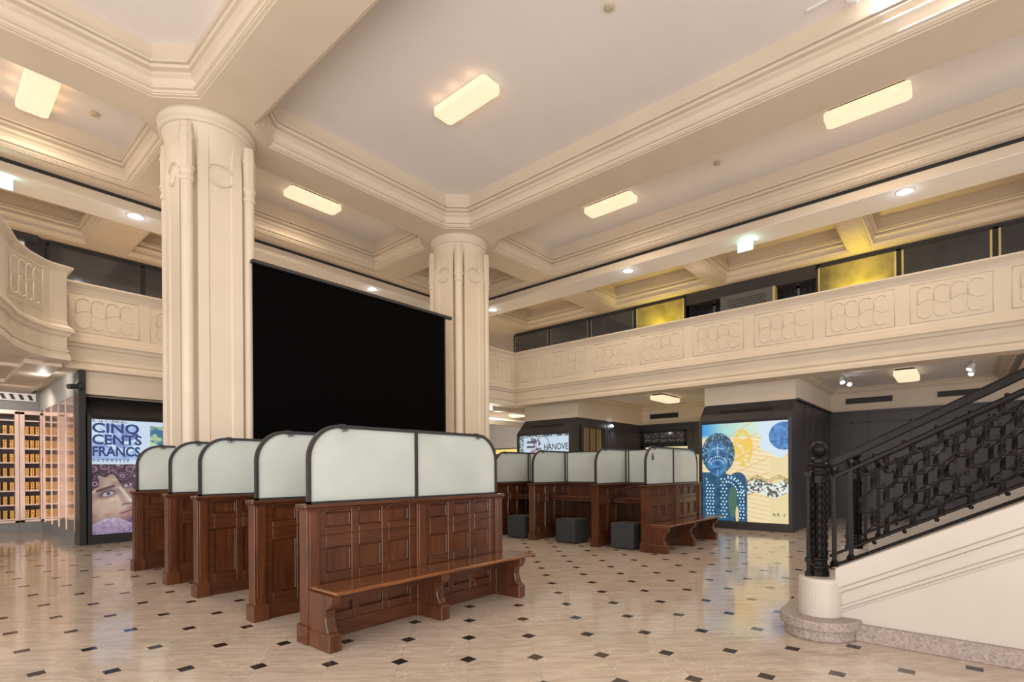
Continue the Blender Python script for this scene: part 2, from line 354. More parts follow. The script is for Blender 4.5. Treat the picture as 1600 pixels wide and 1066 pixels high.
# carved relief panels
def relief(L, H):
    """ribs in local x (along), z (up), y = -out. four scroll cells"""
    mb = MB(); t = 0.014
    def rib(pts, r=t): mb.tube([(x, 0, z) for x, z in pts], r, 5)
    m = 0.03
    fr = [(m, m), (L-m, m), (L-m, H-m), (m, H-m)]
    for i in range(4):
        a = fr[i]; b = fr[(i+1) % 4]; mb.tube([(a[0], 0, a[1]), (b[0], 0, b[1])], 0.009, 4)
    x0 = 0.13; w = (L-2*x0)/4.0
    for k in range(4):
        cx = x0+w*k; rr = w*0.46; top = H-0.10; bot = 0.10; mid = H*0.5+(0.03 if k % 2 else -0.03)
        up = [(cx+w*0.05, mid)]
        for i in range(9):
            a = PI-PI*0.80*i/8; up.append((cx+rr+w*0.03+rr*math.cos(a), top-rr+rr*math.sin(a)))
        rib(up)
        dn = [(cx+w*0.05, mid)]
        for i in range(9):
            a = PI+PI*0.80*i/8; dn.append((cx+rr+w*0.03+rr*math.cos(a), bot+rr+rr*math.sin(a)))
        rib(dn)
        wave = [(cx+w*0.05+w*i/8*0.98, mid+(0.05 if k % 2 == 0 else -0.05)*math.sin(PI*i/8)*0.9+(0.06*(i/8)*(1 if k % 2 == 0 else -1))) for i in range(9)]
        rib(wave, 0.009)
    return mb
rp0 = relief(1.22, 0.78)
me_rel = None
def put_relief(x, y, rz, sx=1.0):
    global me_rel
    if me_rel is None:
        o = rp0.build('carved_panel', 'cream', bal, smooth=True); me_rel = o.data
    else:
        o = bpy.data.objects.new('carved_panel', me_rel); COL.objects.link(o); o.parent = bal
    o.location = (x-12.45, y-12.85, 4.10-3.38); o.rotation_euler = (0, 0, rz); o.scale = (sx, 1, 1)
ys = [10.58, 9.25, 7.83, 6.44, 5.03, 3.64, 2.25, 0.85, -0.55, -1.95, -3.35]
for i, y in enumerate(ys): put_relief(12.45, y-0.09 if i else 10.5, -PI/2, 1.0 if i else 0.93)
for x in (1.98, 3.30, 4.7, 6.1, 7.5, 8.9, 10.0): put_relief(x, 12.85, 0, 0.97 if x < 2 else 1.0)
put_relief(11.38, 10.62, 0, 0.78)
put_relief(0.98, 10.95, 0.96, 0.75); put_relief(0.0, 9.62, 0.5, 0.72)
# --- piers and lower walls of the right side
def pier(y0, y1):
    struct(MB().box(12.9, 17.0, y0, y1, 2.95, 3.75).build('wall_right', 'cream'))
    struct(MB().box(12.92, 17.0, y0+0.02, y1-0.02, 0, 2.95).build('wall_right', 'dark'))
pier(2.79, 4.82); pier(8.56, 10.58)
struct(MB().box(17.0, 17.2, -5.5, 12.0, 2.95, 3.75).build('wall_right', 'cream'))
struct(MB().box(16.98, 17.2, -5.5, 12.0, 0, 2.95).build('wall_right', 'dark'))
struct(MB().box(16.93, 16.98, -5.5, 2.77, 2.90, 2.96).build('trim_7', 'dark'))
struct(MB().box(16.93, 16.98, 4.84, 8.54, 2.90, 2.96).build('trim_7', 'dark'))
struct(MB().box(12.74, 17.0, -5.5, 10.6, 3.60, 3.72).build('ceiling', 'white'))
struct(MB().box(13.0, 13.02, 2.77, 2.79, 0, 0.1).build('trim_8', 'dark'))
LP = [(-0.01, 0), (0.006, 0), (0.006, 0.03), (0.06, 0.035), (0.06, 0.06), (0.10, 0.07), (0.12, 0.12), (0.16, 0.13), (0.16, 0.16), (0.20, 0.17)]
def cornice(x0, x1, y0, y1, name):
    mb = MB()
    rings = [[(p[0], p[1], 3.43+h) for p in rect(x0+t, x1-t, y0+t, y1-t)] for t, h in LP]
    vs = [p for r in rings for p in r]; fs = [(i*8+j, i*8+(j+1) % 8, (i+1)*8+(j+1) % 8, (i+1)*8+j) for i in range(len(rings)-1) for j in range(8)]
    mb.add(vs, fs); struct(mb.build(name, 'cream', recalc=False))
cornice(12.5, 16.99, -0.75, 2.79, 'trim_9'); cornice(12.5, 16.99, 4.82, 8.56, 'trim_9'); cornice(12.5, 16.99, -5.0, -0.9, 'trim_9')
# wainscot relief lines on the dark walls
def wains_x(X, ya, yb, splits, name='trim_10'):
    mb = MB()
    for s_ in splits: mb.box(X-0.018, X, s_-0.02, s_+0.02, 0.15, 2.9)
    mb.box(X-0.018, X, ya, yb, 2.62, 2.66); mb.box(X-0.018, X, ya, yb, 0.0, 0.18)
    struct(mb.build(name, 'dark', bevel=0.004))
wains_x(16.98, -5, 2.77, (2.3, 1.9, 1.0, 0.1, -0.5, -1.4, -2.3, -3.2))
wains_x(16.98, 4.84, 8.54, (5.2, 6.75))
def wains_y(Y, xa, xb, splits):
    mb = MB()
    for s_ in splits: mb.box(s_-0.02, s_+0.02, Y-0.018, Y, 0.15, 2.9)
    mb.box(xa, xb, Y-0.018, Y, 2.66, 2.70); mb.box(xa, xb, Y-0.018, Y, 0.0, 0.18)
    struct(mb.build('trim_11', 'dark', bevel=0.004))
wains_y(2.81, 13.7, 16.98, (13.95, 14.7, 15.6, 16.5)); wains_y(8.58, 12.95, 16.98, (14.62, 15.9, 16.7))
struct(MB().box(12.95, 16.98, 2.74, 2.79, 2.93, 2.97).build('trim_12', 'dark'))
# left side lower: pier behind the left display and ceiling of the bullion room
struct(MB().box(2.24, 4.6, 13.3, 17.2, 0, 3.72).build('wall_left', 'cream'))
struct(MB().box(2.24, 4.3, 12.98, 13.3, 2.95, 3.4).build('wall_left', 'cream'))
struct(MB().box(4.6, 12.5, 16.5, 16.7, 0, 3.72).build('wall_left', 'cream'))
struct(MB().box(-5, 2.16, 17.2, 17.4, 0, 3.72).build('wall_back', 'greyp'))
BAYP = [(-4, 9.3), (-1.5, 9.35), (-0.2, 9.55), (0.45, 9.9), (0.78, 10.3), (0.93, 10.75), (1.05, 11.2), (1.25, 11.6), (1.50, 11.90)]
struct(MB().prism([(x-0.12, y+0.34) for x, y in BAYP]+[(1.50, 13.14), (2.24, 13.14), (2.24, 17.4), (-4.1, 17.4)], 2, 3.42, 3.60).build('ceiling', 'cream'))
struct(MB().box(-1, 1.95, 15.4, 17.2, 3.34, 3.42).build('ceiling', 'cream'))
struct(MB().box(1.35, 1.85, 12.45, 15.4, 3.34, 3.42).build('ceiling', 'cream'))
struct(MB().box(-5, 12.7, 13.2, 16.5, 3.60, 3.72).build('ceiling', 'cream'))
struct(MB().box(12.7, 19, 10.6, 17.6, 3.60, 3.72).build('ceiling', 'white'))
for i, (y0, y1) in enumerate(((11.5, 11.8), (13.2, 13.6), (15.0, 15.3))): struct(MB().box(12.7, 19, y0, y1, 3.35, 3.6).build('trim_13', 'cream'))
# ================================================================== COLUMNS
def make_column(x, y):
    root = empty('column', (x, y, 0))
    def R_at(a, grow=0.0):
        # plan: four faces with pilasters, grooves beside them; returns radius
        a = a % (PI/2)
        if a > PI/4: a = PI/2-a
        d = 0.52; t = math.tan(a)*d
        if t < 0.17: d = 0.50
        elif t < 0.19: d = 0.52
        elif t < 0.335: d = 0.52
        elif t < 0.40: d = 0.42
        else: d = 0.44
        return d/math.cos(a)
    n = 240
    def ring(z, k, R, dz=0):
        out = []
        for j in range(n):
            a = 2*PI*(j+0.5)/n; r = R_at(a)*(1-k)+R*k; out.append((r*math.cos(a), r*math.sin(a), z))
        return out
    mb = MB()
    mb.loft([ring(0, 1, 0.70), ring(0.25, 1, 0.70), ring(0.32, 1, 0.66), ring(0.34, 0, 0), ring(6.20, 0, 0), ring(6.35, 0.25, 0.56), ring(6.52, 0.6, 0.58), ring(6.68, 0.9, 0.61), ring(6.80, 1, 0.645)])
    mb.build('shaft', 'cream', root)
    c = MB(); c.loft([ring(z, 1, r) for r, z in ((0.66, 6.80), (0.685, 6.81), (0.69, 6.86), (0.67, 6.90), (0.70, 6.93), (0.72, 7.0))]); c.build('capital', 'cream', root, smooth=True)
    for sx, sy in ((-1, -1), (1, -1), (1, 1), (-1, 1)):
        cx, cy = sx*0.455, sy*0.455
        m = MB()
        m.lathe(cx, cy, [(0.085, 0.3), (0.085, 5.86), (0.10, 5.87), (0.105, 5.90), (0.10, 5.93), (0.088, 5.95), (0.10, 6.03), (0.115, 6.05), (0.115, 6.07)], 20)
        m.lathe(cx, cy, [(0.10, 6.07), (0.10, 6.50), (0.112, 6.51), (0.112, 6.54), (0.10, 6.55), (0.09, 6.75)], 8, PI/8)
        m.build('colonnette', 'cream', root)
    for k in range(4):
        m = MB(); ca, sa = math.cos(k*PI/2), math.sin(k*PI/2)
        def arc(r, z0, zs, n=12): return [(r*math.cos(PI*i/n), z0+zs*math.sin(PI*i/n)) for i in range(n+1)]
        pts = arc(0.17, 6.18, 0.10)
        m.tube([(ca*0.525-sa*u, sa*0.525+ca*u, z) for u, z in pts], 0.010, 5)
        pts = [(0.17, 6.02), (0.08, 5.96), (0, 5.94), (-0.08, 5.96), (-0.17, 6.02)]
        m.tube([(ca*0.525-sa*u, sa*0.525+ca*u, z) for u, z in pts], 0.009, 5)
        m.build('arch_moulding', 'cream', root, smooth=True)
    return root
col1 = make_column(3.27, 9.43); tag(col1, 'nearer cream clustered plaster column, left of the black projection screen', 'column')
col2 = copy_tree(col1); col2.location = (8.97, 9.43, 0); tag(col2, 'farther cream clustered plaster column, right of the black projection screen', 'column')
# ================================================================== PROJECTION SCREEN
ps = empty('projection_screen', (3.72, 8.83, 0))
MB().box(0, 4.20, -0.004, 0.004, 1.9, 4.84).build('screen_cloth', 'fabric_black', ps)
MB().box(-0.02, 4.40, -0.05, 0.05, 4.84, 4.90).build('roller_housing', 'bar', ps, bevel=0.008)
MB().box(4.20, 4.235, -0.006, 0.006, 1.9, 4.84).build('side_border', 'bar', ps)
MB().box(-0.0, 4.235, -0.02, 0.02, 1.87, 1.91).build('bottom_bar', 'bar', ps)
tag(ps, 'large black roll-down projection screen hanging between the two columns', 'projection screen')
# ================================================================== WRITING DESK BANKS
def divider(parent, y, L=2.36, bench=False, u0=0.0, name='divider', hw=0.065, half=False):
    """panelled partition across x, local origin at x=u0,y=y of the bank"""
    root = MB()
    z1 = 1.10
    if half: stiles = [(0.0, 0.11)]; mids = []; wins = [(0.17, 0.30), (0.36, 0.49)]
    else: stiles = [(0.0, 0.11), (L/2-0.055, L/2+0.055), (L-0.11, L)]
    T = hw
    cy = y+T
    pb = MB(); pb.box(0.06, L-(0.06 if not half else 0), cy-0.012, cy+0.012, 0.02, z1)
    base = pb.build(name, 'woodz', parent); base.location = (u0, 0, 0)
    for a, b in stiles:
        posts = MB(); posts.box(a, b, cy-T, cy+T, 0, z1)
        posts.box(a-0.018, b+0.018, cy-T-0.018, cy+T+0.018, 0, 0.15)
        posts.box(a+0.02, b-0.02, cy-T-0.006, cy-T, 0.22, z1-0.03)
        posts.build('post', 'woodz', base, bevel=0.006)
    rail = MB()
    segs = [(0.11, L/2-0.055), (L/2+0.055, L-0.11)] if not half else [(0.11, L)]
    if bench: rows = [(0.205, 0.42), (0.546, 0.755), (0.93, 1.055)]
    else: rows = [(0.24, 0.75), (0.926, 1.055)]
    t = 0.038
    for a, b in segs:
        w = b-a; st = 0.075; n = 3 if w > 0.8 else max(1, int(w/0.3)); cell = (w-st*(n+1))/n
        if cell < 0.05: continue
        for k in range(n+1): rail.box(a+k*(cell+st), a+k*(cell+st)+st, cy-t, cy+t, 0.02, z1)
        zs = [0.02]+[v for r in rows for v in r]+[z1]
        for k in range(0, len(zs), 2):
            for q in range(n):
                rail.box(a+st+q*(cell+st)-0.001, a+st+q*(cell+st)+cell+0.001, cy-t+0.0005, cy+t-0.0005, zs[k], zs[k+1])
        rail.box(a, b, cy-t-0.012, cy+t+0.012, 0.0, 0.13)
        rail.box(a+0.02, b-0.02, cy-t-0.008, cy+t+0.008, 0.865, 0.875)
        for q in range(n):
            for (za, zb) in rows:
                xa = a+st+q*(cell+st)
                for f in (-1, 1):
                    yy = cy+f*0.022
                    rail.box(xa, xa+0.014, min(yy, cy), max(yy, cy), za, zb); rail.box(xa+cell-0.014, xa+cell, min(yy, cy), max(yy, cy), za, zb)
                    rail.box(xa, xa+cell, min(yy, cy), max(yy, cy), za, za+0.014); rail.box(xa, xa+cell, min(yy, cy), max(yy, cy), zb-0.014, zb)
    rail.build('rail_frame', 'woodx', base, bevel=0.004)
    cap = MB(); cap.box(-0.025, L+(0.025 if not half else 0), cy-T-0.02, cy+T+0.02, z1, z1+0.032); cap.box(-0.012, L+(0.012 if not half else 0), cy-T-0.01, cy+T+0.01, z1-0.02, z1)
    cap.build('cap_rail', 'woodx', base, bevel=0.006)
    # glazed screen
    g0, g1 = 0.035, (L-0.035 if not half else L-0.02); zb, zt = 1.132, 1.80; rr = 0.30
    def outline(d):
        pts = [(g0+d, zb)]
        r = rr-d
        for i in range(13): a = PI-PI/2*i/12; pts.append((g0+rr+r*math.cos(a), zt-rr+r*math.sin(a)))
        if half: pts.append((g1, zt-d))
        else:
            for i in range(13): a = PI/2-PI/2*i/12; pts.append((g1-rr+r*math.cos(a), zt-rr+r*math.sin(a)))
        pts.append((g1-(d if not half else 0), zb)); return pts
    o_, i_ = outline(0), outline(0.030)
    fr = MB()
    rings = [[(a[0], cy-0.018, a[1]), (b[0], cy-0.018, b[1]), (b[0], cy+0.018, b[1]), (a[0], cy+0.018, a[1])] for a, b in zip(o_, i_)]
    fr.loft(rings)
    fr.box(g0, g1, cy-0.018, cy+0.018, zb, zb+0.018)
    if not half: fr.box(L/2-0.016-0.02, L/2+0.016-0.02, cy-0.020, cy+0.020, zb, zt-0.01)
    for ux in ((0.36, L-0.36) if not half else (0.36,)):
        fr.box(ux-0.022, ux+0.022, cy-0.024, cy+0.024, zt-0.034, zt+0.006)
        fr.tube([(ux+0.014*math.cos(a), cy-0.028, zt-0.045+0.014*math.sin(a)) for a in [2*PI*k/10 for k in range(10)]], 0.0035, 5, closed=True)
        fr.tube([(ux+0.03+0.012*math.cos(a), cy-0.028, zt-0.04+0.012*math.sin(a)) for a in [2*PI*k/10 for k in range(10)]], 0.0035, 5, closed=True)
    fr.build('metal_frame', 'bar', base)
    pane_o = outline(0.028)
    halves = [(g0, L/2-0.02), (L/2-0.02, g1)] if not half else [(g0, g1)]
    for xa, xb in halves:
        poly = [p for p in pane_o if xa-1e-4 <= p[0] <= xb+1e-4]
        if not half:
            if xa == g0: poly = poly+[(xb, zt-0.028), (xb, zb)]
            else: poly = [(xa, zb), (xa, zt-0.028)]+poly
        m = MB(); m.prism(poly, 1, cy-0.004, cy+0.004); m.build('glass_pane', 'fglass', base)
    return base
def make_bank(x0, y_list, label, spine_end, numbered=False):
    root = empty('writing_desk_bank', (x0, 4.0, 0))
    L = 2.36
    for i, y in enumerate(y_list[:-1]):
        divider(root, y-4.0, L, bench=(i == 0))
    divider(root, y_list[-1]-4.0, 0.55, half=True)
    # spine with shelves on both sides, and its glass
    sx = L/2
    ys_ = y_list
    for i in range(len(ys_)-1):
        a = ys_[i]-4.0+0.13; b = ys_[i+1]-4.0
        if i == len(ys_)-2: b = spine_end-4.0
        sp = MB(); sp.box(sx-0.012, sx+0.012, a, b, 0.02, 1.10)
        w = b-a; n = 4 if w > 1 else 2; st = 0.08; cell = (w-st*(n+1))/n
        for k in range(n+1): sp.box(sx-0.035, sx+0.035, a+k*(cell+st), a+k*(cell+st)+st, 0.02, 1.10)
        for za, zb in ((0.0, 0.24), (0.76, 0.93), (1.055, 1.10)):
            for k in range(n): sp.box(sx-0.0345, sx+0.0345, a+st+k*(cell+st)-0.001, a+st+k*(cell+st)+cell+0.001, za, zb)
        s_ = sp.build('spine_panel', 'woodz', root, bevel=0.004)
        cp = MB(); cp.box(sx-0.07, sx+0.07, a-0.001, b, 1.10, 1.132); cp.build('cap_rail', 'woody', s_, bevel=0.005)
        sh = MB(); sh.box(sx-0.62, sx-0.03, a, b, 0.83, 0.865); sh.box(sx+0.03, sx+0.62, a, b, 0.83, 0.865)
        sh.box(sx-0.60, sx-0.575, a, b, 0.77, 0.83); sh.box(sx+0.575, sx+0.60, a, b, 0.77, 0.83)
        sh.build('desk_shelf', 'woody', root, bevel=0.006)
        fr = MB(); fr.box(sx-0.03, sx-0.006, a, a+0.02, 1.132, 1.78); fr.box(sx-0.03, sx-0.006, b-0.02, b, 1.132, 1.78)
        fr.box(sx-0.03, sx-0.006, a, b, 1.765, 1.785); fr.box(sx-0.03, sx-0.006, a, b, 1.132, 1.148)
        f_ = fr.build('metal_frame', 'bar', root)
        MB().box(sx-0.022, sx-0.014, a+0.015, b-0.015, 1.14, 1.77).build('glass_pane', 'fglass', f_)
    # bench on the hall side of the first divider
    be = MB()
    pts = []
    be.box(0.03, 2.50, -0.375, 0.0, 0.438, 0.47)
    be.build('bench_seat', 'seatw', root, bevel=0.012, seg=3)
    for u in (0.006, 1.14, 2.26):
        m = MB()
        prof = [(0.0, 0.0), (-0.325, 0.0), (-0.325, 0.14), (-0.30, 0.155), (-0.275, 0.20), (-0.262, 0.26), (-0.268, 0.31), (-0.29, 0.335), (-0.318, 0.34), (-0.325, 0.36), (-0.345, 0.375), (-0.35, 0.438), (0, 0.438)]
        m.prism(prof, 0, u, u+0.088)
        m.box(u-0.01, u+0.098, -0.335, 0.0, 0, 0.135)
        m.build('bench_leg', 'woodz', root, bevel=0.006)
    m = MB(); m.box(0.09, 2.3, -0.03, -0.012, 0.30, 0.438); m.build('bench_apron', 'woodx', root)
    if numbered: pass
    tag(root, label, 'writing desk', 'public writing desk banks')
    return root
YL = [4.0, 4.98, 6.44, 7.46, 8.90]
b1 = make_bank(2.10, YL, 'nearer dark oak writing desk bank with bench and frosted screens, left of centre', 8.80)
b2 = make_bank(8.12, YL, 'farther dark oak writing desk bank with bench, felt stools tucked into its bays', 8.80)
text('number_six', '6', (0.26, -0.02+0.065, 1.56), 0.17, 'inkdark', b2, off=0.003)
# ottomans
def ottoman():
    root = empty('ottoman', (0, 0, 0))
    m = MB().box(-0.225, 0.225, -0.225, 0.225, 0.012, 0.455).build('cushion_block', 'felt', root, bevel=0.022, seg=3)
    MB().tube([(-0.224, -0.224, 0.435), (0.224, -0.224, 0.435), (0.224, 0.224, 0.435), (-0.224, 0.224, 0.435)], 0.004, 5, closed=True).build('seam', 'felt', root)
    f = MB()
    for a in (-1, 1):
        for b in (-1, 1): f.lathe(a*0.17, b*0.17, [(0.02, 0), (0.02, 0.02)], 10)
    f.build('foot', 'black', root)
    return root
ot = ottoman()
for i, (x, y, rz, lab) in enumerate(((8.40, 4.53, 0.02, 'charcoal felt cube stool, nearest of the three and beside the bench end'), (8.41, 5.74, -0.03, 'charcoal felt cube stool in the wide bay, middle of the three'), (8.40, 6.98, 0.03, 'charcoal felt cube stool farthest left, behind the long bench end'))):
    o = ot if i == 0 else copy_tree(ot)
    o.location = (x, y, 0); o.rotation_euler = (0, 0, rz); tag(o, lab, 'stool', 'felt cube stools at the farther desks')
# ================================================================== LIT DISPLAY KIOSKS
def art_grid(name, w, h, fn, parent, loc, nx, ny):
    vs = []; cols = []; fs = []
    for j in range(ny+1):
        for i in range(nx+1):
            u, v = i/nx, j/ny; vs.append((u*w, 0, v*h)); cols.append(fn(u*w, v*h))
    for j in range(ny):
        for i in range(nx):
            a = j*(nx+1)+i; fs.append((a, a+1, a+nx+2, a+nx+1))
    me = bpy.data.meshes.new(name); me.from_pydata(vs, [], fs); me.materials.append(M['art'])
    at = me.color_attributes.new('Col', 'FLOAT_COLOR', 'POINT')
    at.data.foreach_set('color', [c for col in cols for c in (col[0], col[1], col[2], 1.0)])
    o = bpy.data.objects.new(name, me); COL.objects.link(o); o.parent = parent; o.location = loc
    return o
def mixv(a, b, t): t = max(0, min(1, t)); return tuple(x*(1-t)+y*t for x, y in zip(a, b))
def sst(a, b, x): t = max(0, min(1, (x-a)/(b-a))); return t*t*(3-2*t)
def hsh(x, y): v = math.sin(x*127.1+y*311.7)*43758.5453; return v-math.floor(v)
def vn(x, y):
    ix, iy = math.floor(x), math.floor(y); fx, fy = x-ix, y-iy; fx = fx*fx*(3-2*fx); fy = fy*fy*(3-2*fy)
    return (hsh(ix, iy)*(1-fx)+hsh(ix+1, iy)*fx)*(1-fy)+(hsh(ix, iy+1)*(1-fx)+hsh(ix+1, iy+1)*fx)*fy
def ell(x, y, cx, cy, a, b, rot=0):
    dx, dy = x-cx, y-cy; c, s = math.cos(rot), math.sin(rot); return math.hypot((dx*c+dy*s)/a, (-dx*s+dy*c)/b)
def seg(x, y, x0, y0, x1, y1):
    dx, dy = x1-x0, y1-y0; t = max(0, min(1, ((x-x0)*dx+(y-y0)*dy)/(dx*dx+dy*dy))); return math.hypot(x-x0-t*dx, y-y0-t*dy)
def kiosk(name, loc, rz, W_, label, group='lit display kiosks'):
    root = empty(name, loc, rz); D = 0.40
    m = MB()
    m.box(0, W_, 0, 0.41, 0, 0.17)                               # plinth
    m.prism([(0.0, 0.17), (0.41, 0.17), (0.41, 2.93), (D, 2.93), (0.0, 2.53)], 0, 0, 0.07)
    m.prism([(0.0, 0.17), (0.41, 0.17), (0.41, 2.93), (D, 2.93), (0.0, 2.53)], 0, W_-0.07, W_)
    m.prism([(0.0, 2.53), (0.04, 2.46), (0.41, 2.46), (0.41, 2.93), (D, 2.93)], 0, 0.07, W_-0.07)
    m.box(0.07, W_-0.07, 0.06, 0.41, 0.17, 2.46)
    m.build('housing', 'black' if rz == 0 else 'dark', root, bevel=0.006)
    # vent slot lying on the slope
    s = MB(); e = Vector((0, D, 0.40)).normalized(); nrm = Vector((0, -e.z, e.y))
    a0 = Vector((0, 0, 2.53))+e*0.26; a1 = a0+e*0.10
    for x0, x1 in ((0.42, W_-0.42),):
        c = [a0+nrm*0.004, a1+nrm*0.004, a1-nrm*0.01, a0-nrm*0.01]
        s.loft([[(x0, p.y, p.z) for p in c], [(x1, p.y, p.z) for p in c]])
    s.build('vent_slot', 'grille', root)
    tag(root, label, 'display', group)
    return root
# left kiosk
k1 = kiosk('display_kiosk', (2.28, 12.86, 0), 0, 2.03, 'black display kiosk lit with a giant blue and violet banknote, by the bullion room')
def art1(x, z):
    # x from 0..1.86 , z from 0..2.26 (screen bottom .2)
    dark = (0.13, 0.07, 0.14); skin = (0.62, 0.50, 0.44); viol = (0.20, 0.13, 0.28); paper = (0.62, 0.74, 0.90)
    if z > 2.19: return paper
    if x < 0.76 and z > 1.47:
        n = vn(x*9, z*9); b = mixv((0.13, 0.19, 0.50), (0.42, 0.58, 0.85), n*1.1)
        w = 0.12*math.sin(x*7+1)+1.78
        if abs(z-w) < 0.05 or abs(z-w-0.28+0.2*x) < 0.03: b = (0.60, 0.75, 0.90)
        if math.hypot(x-0.02, z-2.0) < 0.16: b = (0.62, 0.76, 0.90)
        return b
    if z > 1.39 and x < 0.98: return paper
    if x < 0.76:
        # generic engraved portrait
        hatch = 0.5+0.5*math.sin((x*0.9+z*1.3)*210+5*math.sin(x*11)+4*math.sin(z*9)); hatch2 = 0.5+0.5*math.sin((x*1.2-z*0.8)*190+3*math.sin(z*7))
        n = vn(x*8, z*8); n2 = vn(x*23, z*23)
        f = ell(x, z, 0.30, 0.70, 0.50, 0.62, -0.35)
        c = mixv(skin, (0.86, 0.79, 0.66), 0.8-f*0.7)
        shade = sst(0.35, 0.95, n)*0.45+sst(0.55, 1.05, f)*0.55+0.35*sst(0.30, 0.05, z)+0.3*sst(0.25, 0.0, x)*sst(0.9, 0.3, z)
        c = mixv(c, (0.36, 0.19, 0.20), min(1, shade)*(0.45+0.55*hatch))
        c = mixv(c, viol, 0.20*hatch2*n2+0.25*min(1, shade)*hatch2)
        if f > 1.0: c = mixv((0.11, 0.07, 0.22), (0.52, 0.45, 0.66), 0.7*hatch*n2+0.15)
        h = z-(1.04+0.14*math.sin(x*6+0.3)+0.05*math.sin(x*23))
        if h > 0 or (x < 0.12 and z > 0.86+0.8*x):
            best = 9
            for hx, hz in ((0.02, 1.30), (0.14, 1.14), (0.20, 1.34), (0.33, 1.24), (0.44, 1.37), (0.50, 1.16), (0.62, 1.30), (0.72, 1.16), (0.05, 1.0), (0.75, 1.36)):
                best = min(best, math.hypot(x-hx, (z-hz)*1.15))
            cur = 0.5+0.5*math.sin(best*95+2.5*math.sin(math.atan2(z-1.2, x-0.35)*3))
            c = mixv(dark, (0.60, 0.50, 0.55), cur*sst(0.16, 0.02, best)*0.9+0.15*n2)
            if 0 < h < 0.05: c = mixv(c, dark, 0.7)
        c = tuple(v*v*1.12+0.01 for v in c)
        for ex, ez, s in ((0.26, 0.80, 1.0), (0.59, 0.97, 0.75)):
            e = ell(x, z, ex, ez+0.01, 0.15*s, 0.085*s, 0.30)
            if e < 1.6: c = mixv(c, (0.16, 0.08, 0.12), 0.80*sst(1.6, 0.7, e))
            e = ell(x, z, ex, ez, 0.095*s, 0.040*s, 0.30)
            if e < 1: c = mixv((0.62, 0.58, 0.58), (0.40, 0.34, 0.38), e*e)
            if math.hypot(x-ex-0.005, z-ez-0.006) < 0.036*s: c = (0.14, 0.10, 0.20)
            if math.hypot(x-ex-0.005, z-ez-0.006) < 0.016*s: c = (0.01, 0.01, 0.02)
            d = abs(ell(x, z, ex, ez-0.012, 0.115*s, 0.066*s, 0.30)-1)
            if d < 0.16 and (z-ez) > 0.3*(x-ex)-0.01: c = mixv(c, (0.06, 0.03, 0.06), 0.8)
            d = seg(x, z, ex-0.17*s, ez+0.06*s, ex+0.09*s, ez+0.155*s)
            if d < 0.04*s: c = mixv(c, (0.07, 0.03, 0.06), sst(0.04*s, 0.012*s, d)*0.9)
        d = seg(x, z, 0.46, 0.92, 0.645, 0.63); c = mixv(c, (0.92, 0.86, 0.76), 0.55*sst(0.045, 0.0, d))
        d = seg(x, z, 0.40, 0.88, 0.53, 0.62); c = mixv(c, (0.30, 0.16, 0.20), 0.55*sst(0.06, 0.0, d))
        d = seg(x, z, 0.50, 0.575, 0.64, 0.60); c = mixv(c, (0.16, 0.06, 0.10), 0.8*sst(0.028, 0.008, d))
        d = seg(x, z, 0.47, 0.40, 0.70, 0.47); c = mixv(c, (0.42, 0.18, 0.20), 0.7*sst(0.06, 0.02, d)); c = mixv(c, (0.10, 0.04, 0.07), 0.9*sst(0.014, 0.006, d))
        d = seg(x, z, 0.48, 0.31, 0.64, 0.34); c = mixv(c, (0.28, 0.14, 0.18), 0.6*sst(0.04, 0.0, d))
        d = seg(x, z, 0.18, 0.62, 0.40, 0.35); c = mixv(c, (0.40, 0.20, 0.20), 0.5*sst(0.16, 0.0, d)*hatch)
        g = 0.78+0.34*hatch*(0.6+0.4*hatch2)+0.12*(n2-0.5); c = tuple(v*g for v in c)
        if z < 0.20+0.12*math.sin(x*5): c = mixv((0.16, 0.10, 0.24), (0.62, 0.52, 0.60), 0.75*hatch*n2+0.35*sst(0.0, 0.3, z))
        return c
    if x < 0.98: return (0.62, 0.75, 0.90)
    n = vn(x*14, z*14)
    c = mixv((0.05, 0.18, 0.30), (0.45, 0.60, 0.35), sst(0.3, 0.8, n))
    if z < 1.45+0.6*(1.5-x)+0.12: c = mixv((0.40, 0.58, 0.38), (0.70, 0.80, 0.60), n)
    return c
art_grid('screen', 1.89, 2.28, art1, k1, (0.07, 0.05, 0.18), 360, 430)
for t_, z_ in (('CINQ', 2.20), ('CENTS', 1.97), ('FRANCS', 1.735)):
    w_ = {'CINQ': 1.42, 'CENTS': 1.25, 'FRANCS': 1.0}[t_]
    text('lettering', t_, (0.075 if t_ != 'CINQ' else 0.075, 0.045, z_), 0.27, 'inkblue', k1, sx=w_*0.80, off=0.007)
text('serial_lettering', '0A2AA2528', (0.085, 0.045, 1.615), 0.085, 'inkdark', k1, sx=1.0, space=1.5)
text('serial_lettering', 'R. 16-7-1940.AC.', (0.085, 0.045, 2.40), 0.075, 'inkdark', k1, sx=1.1)
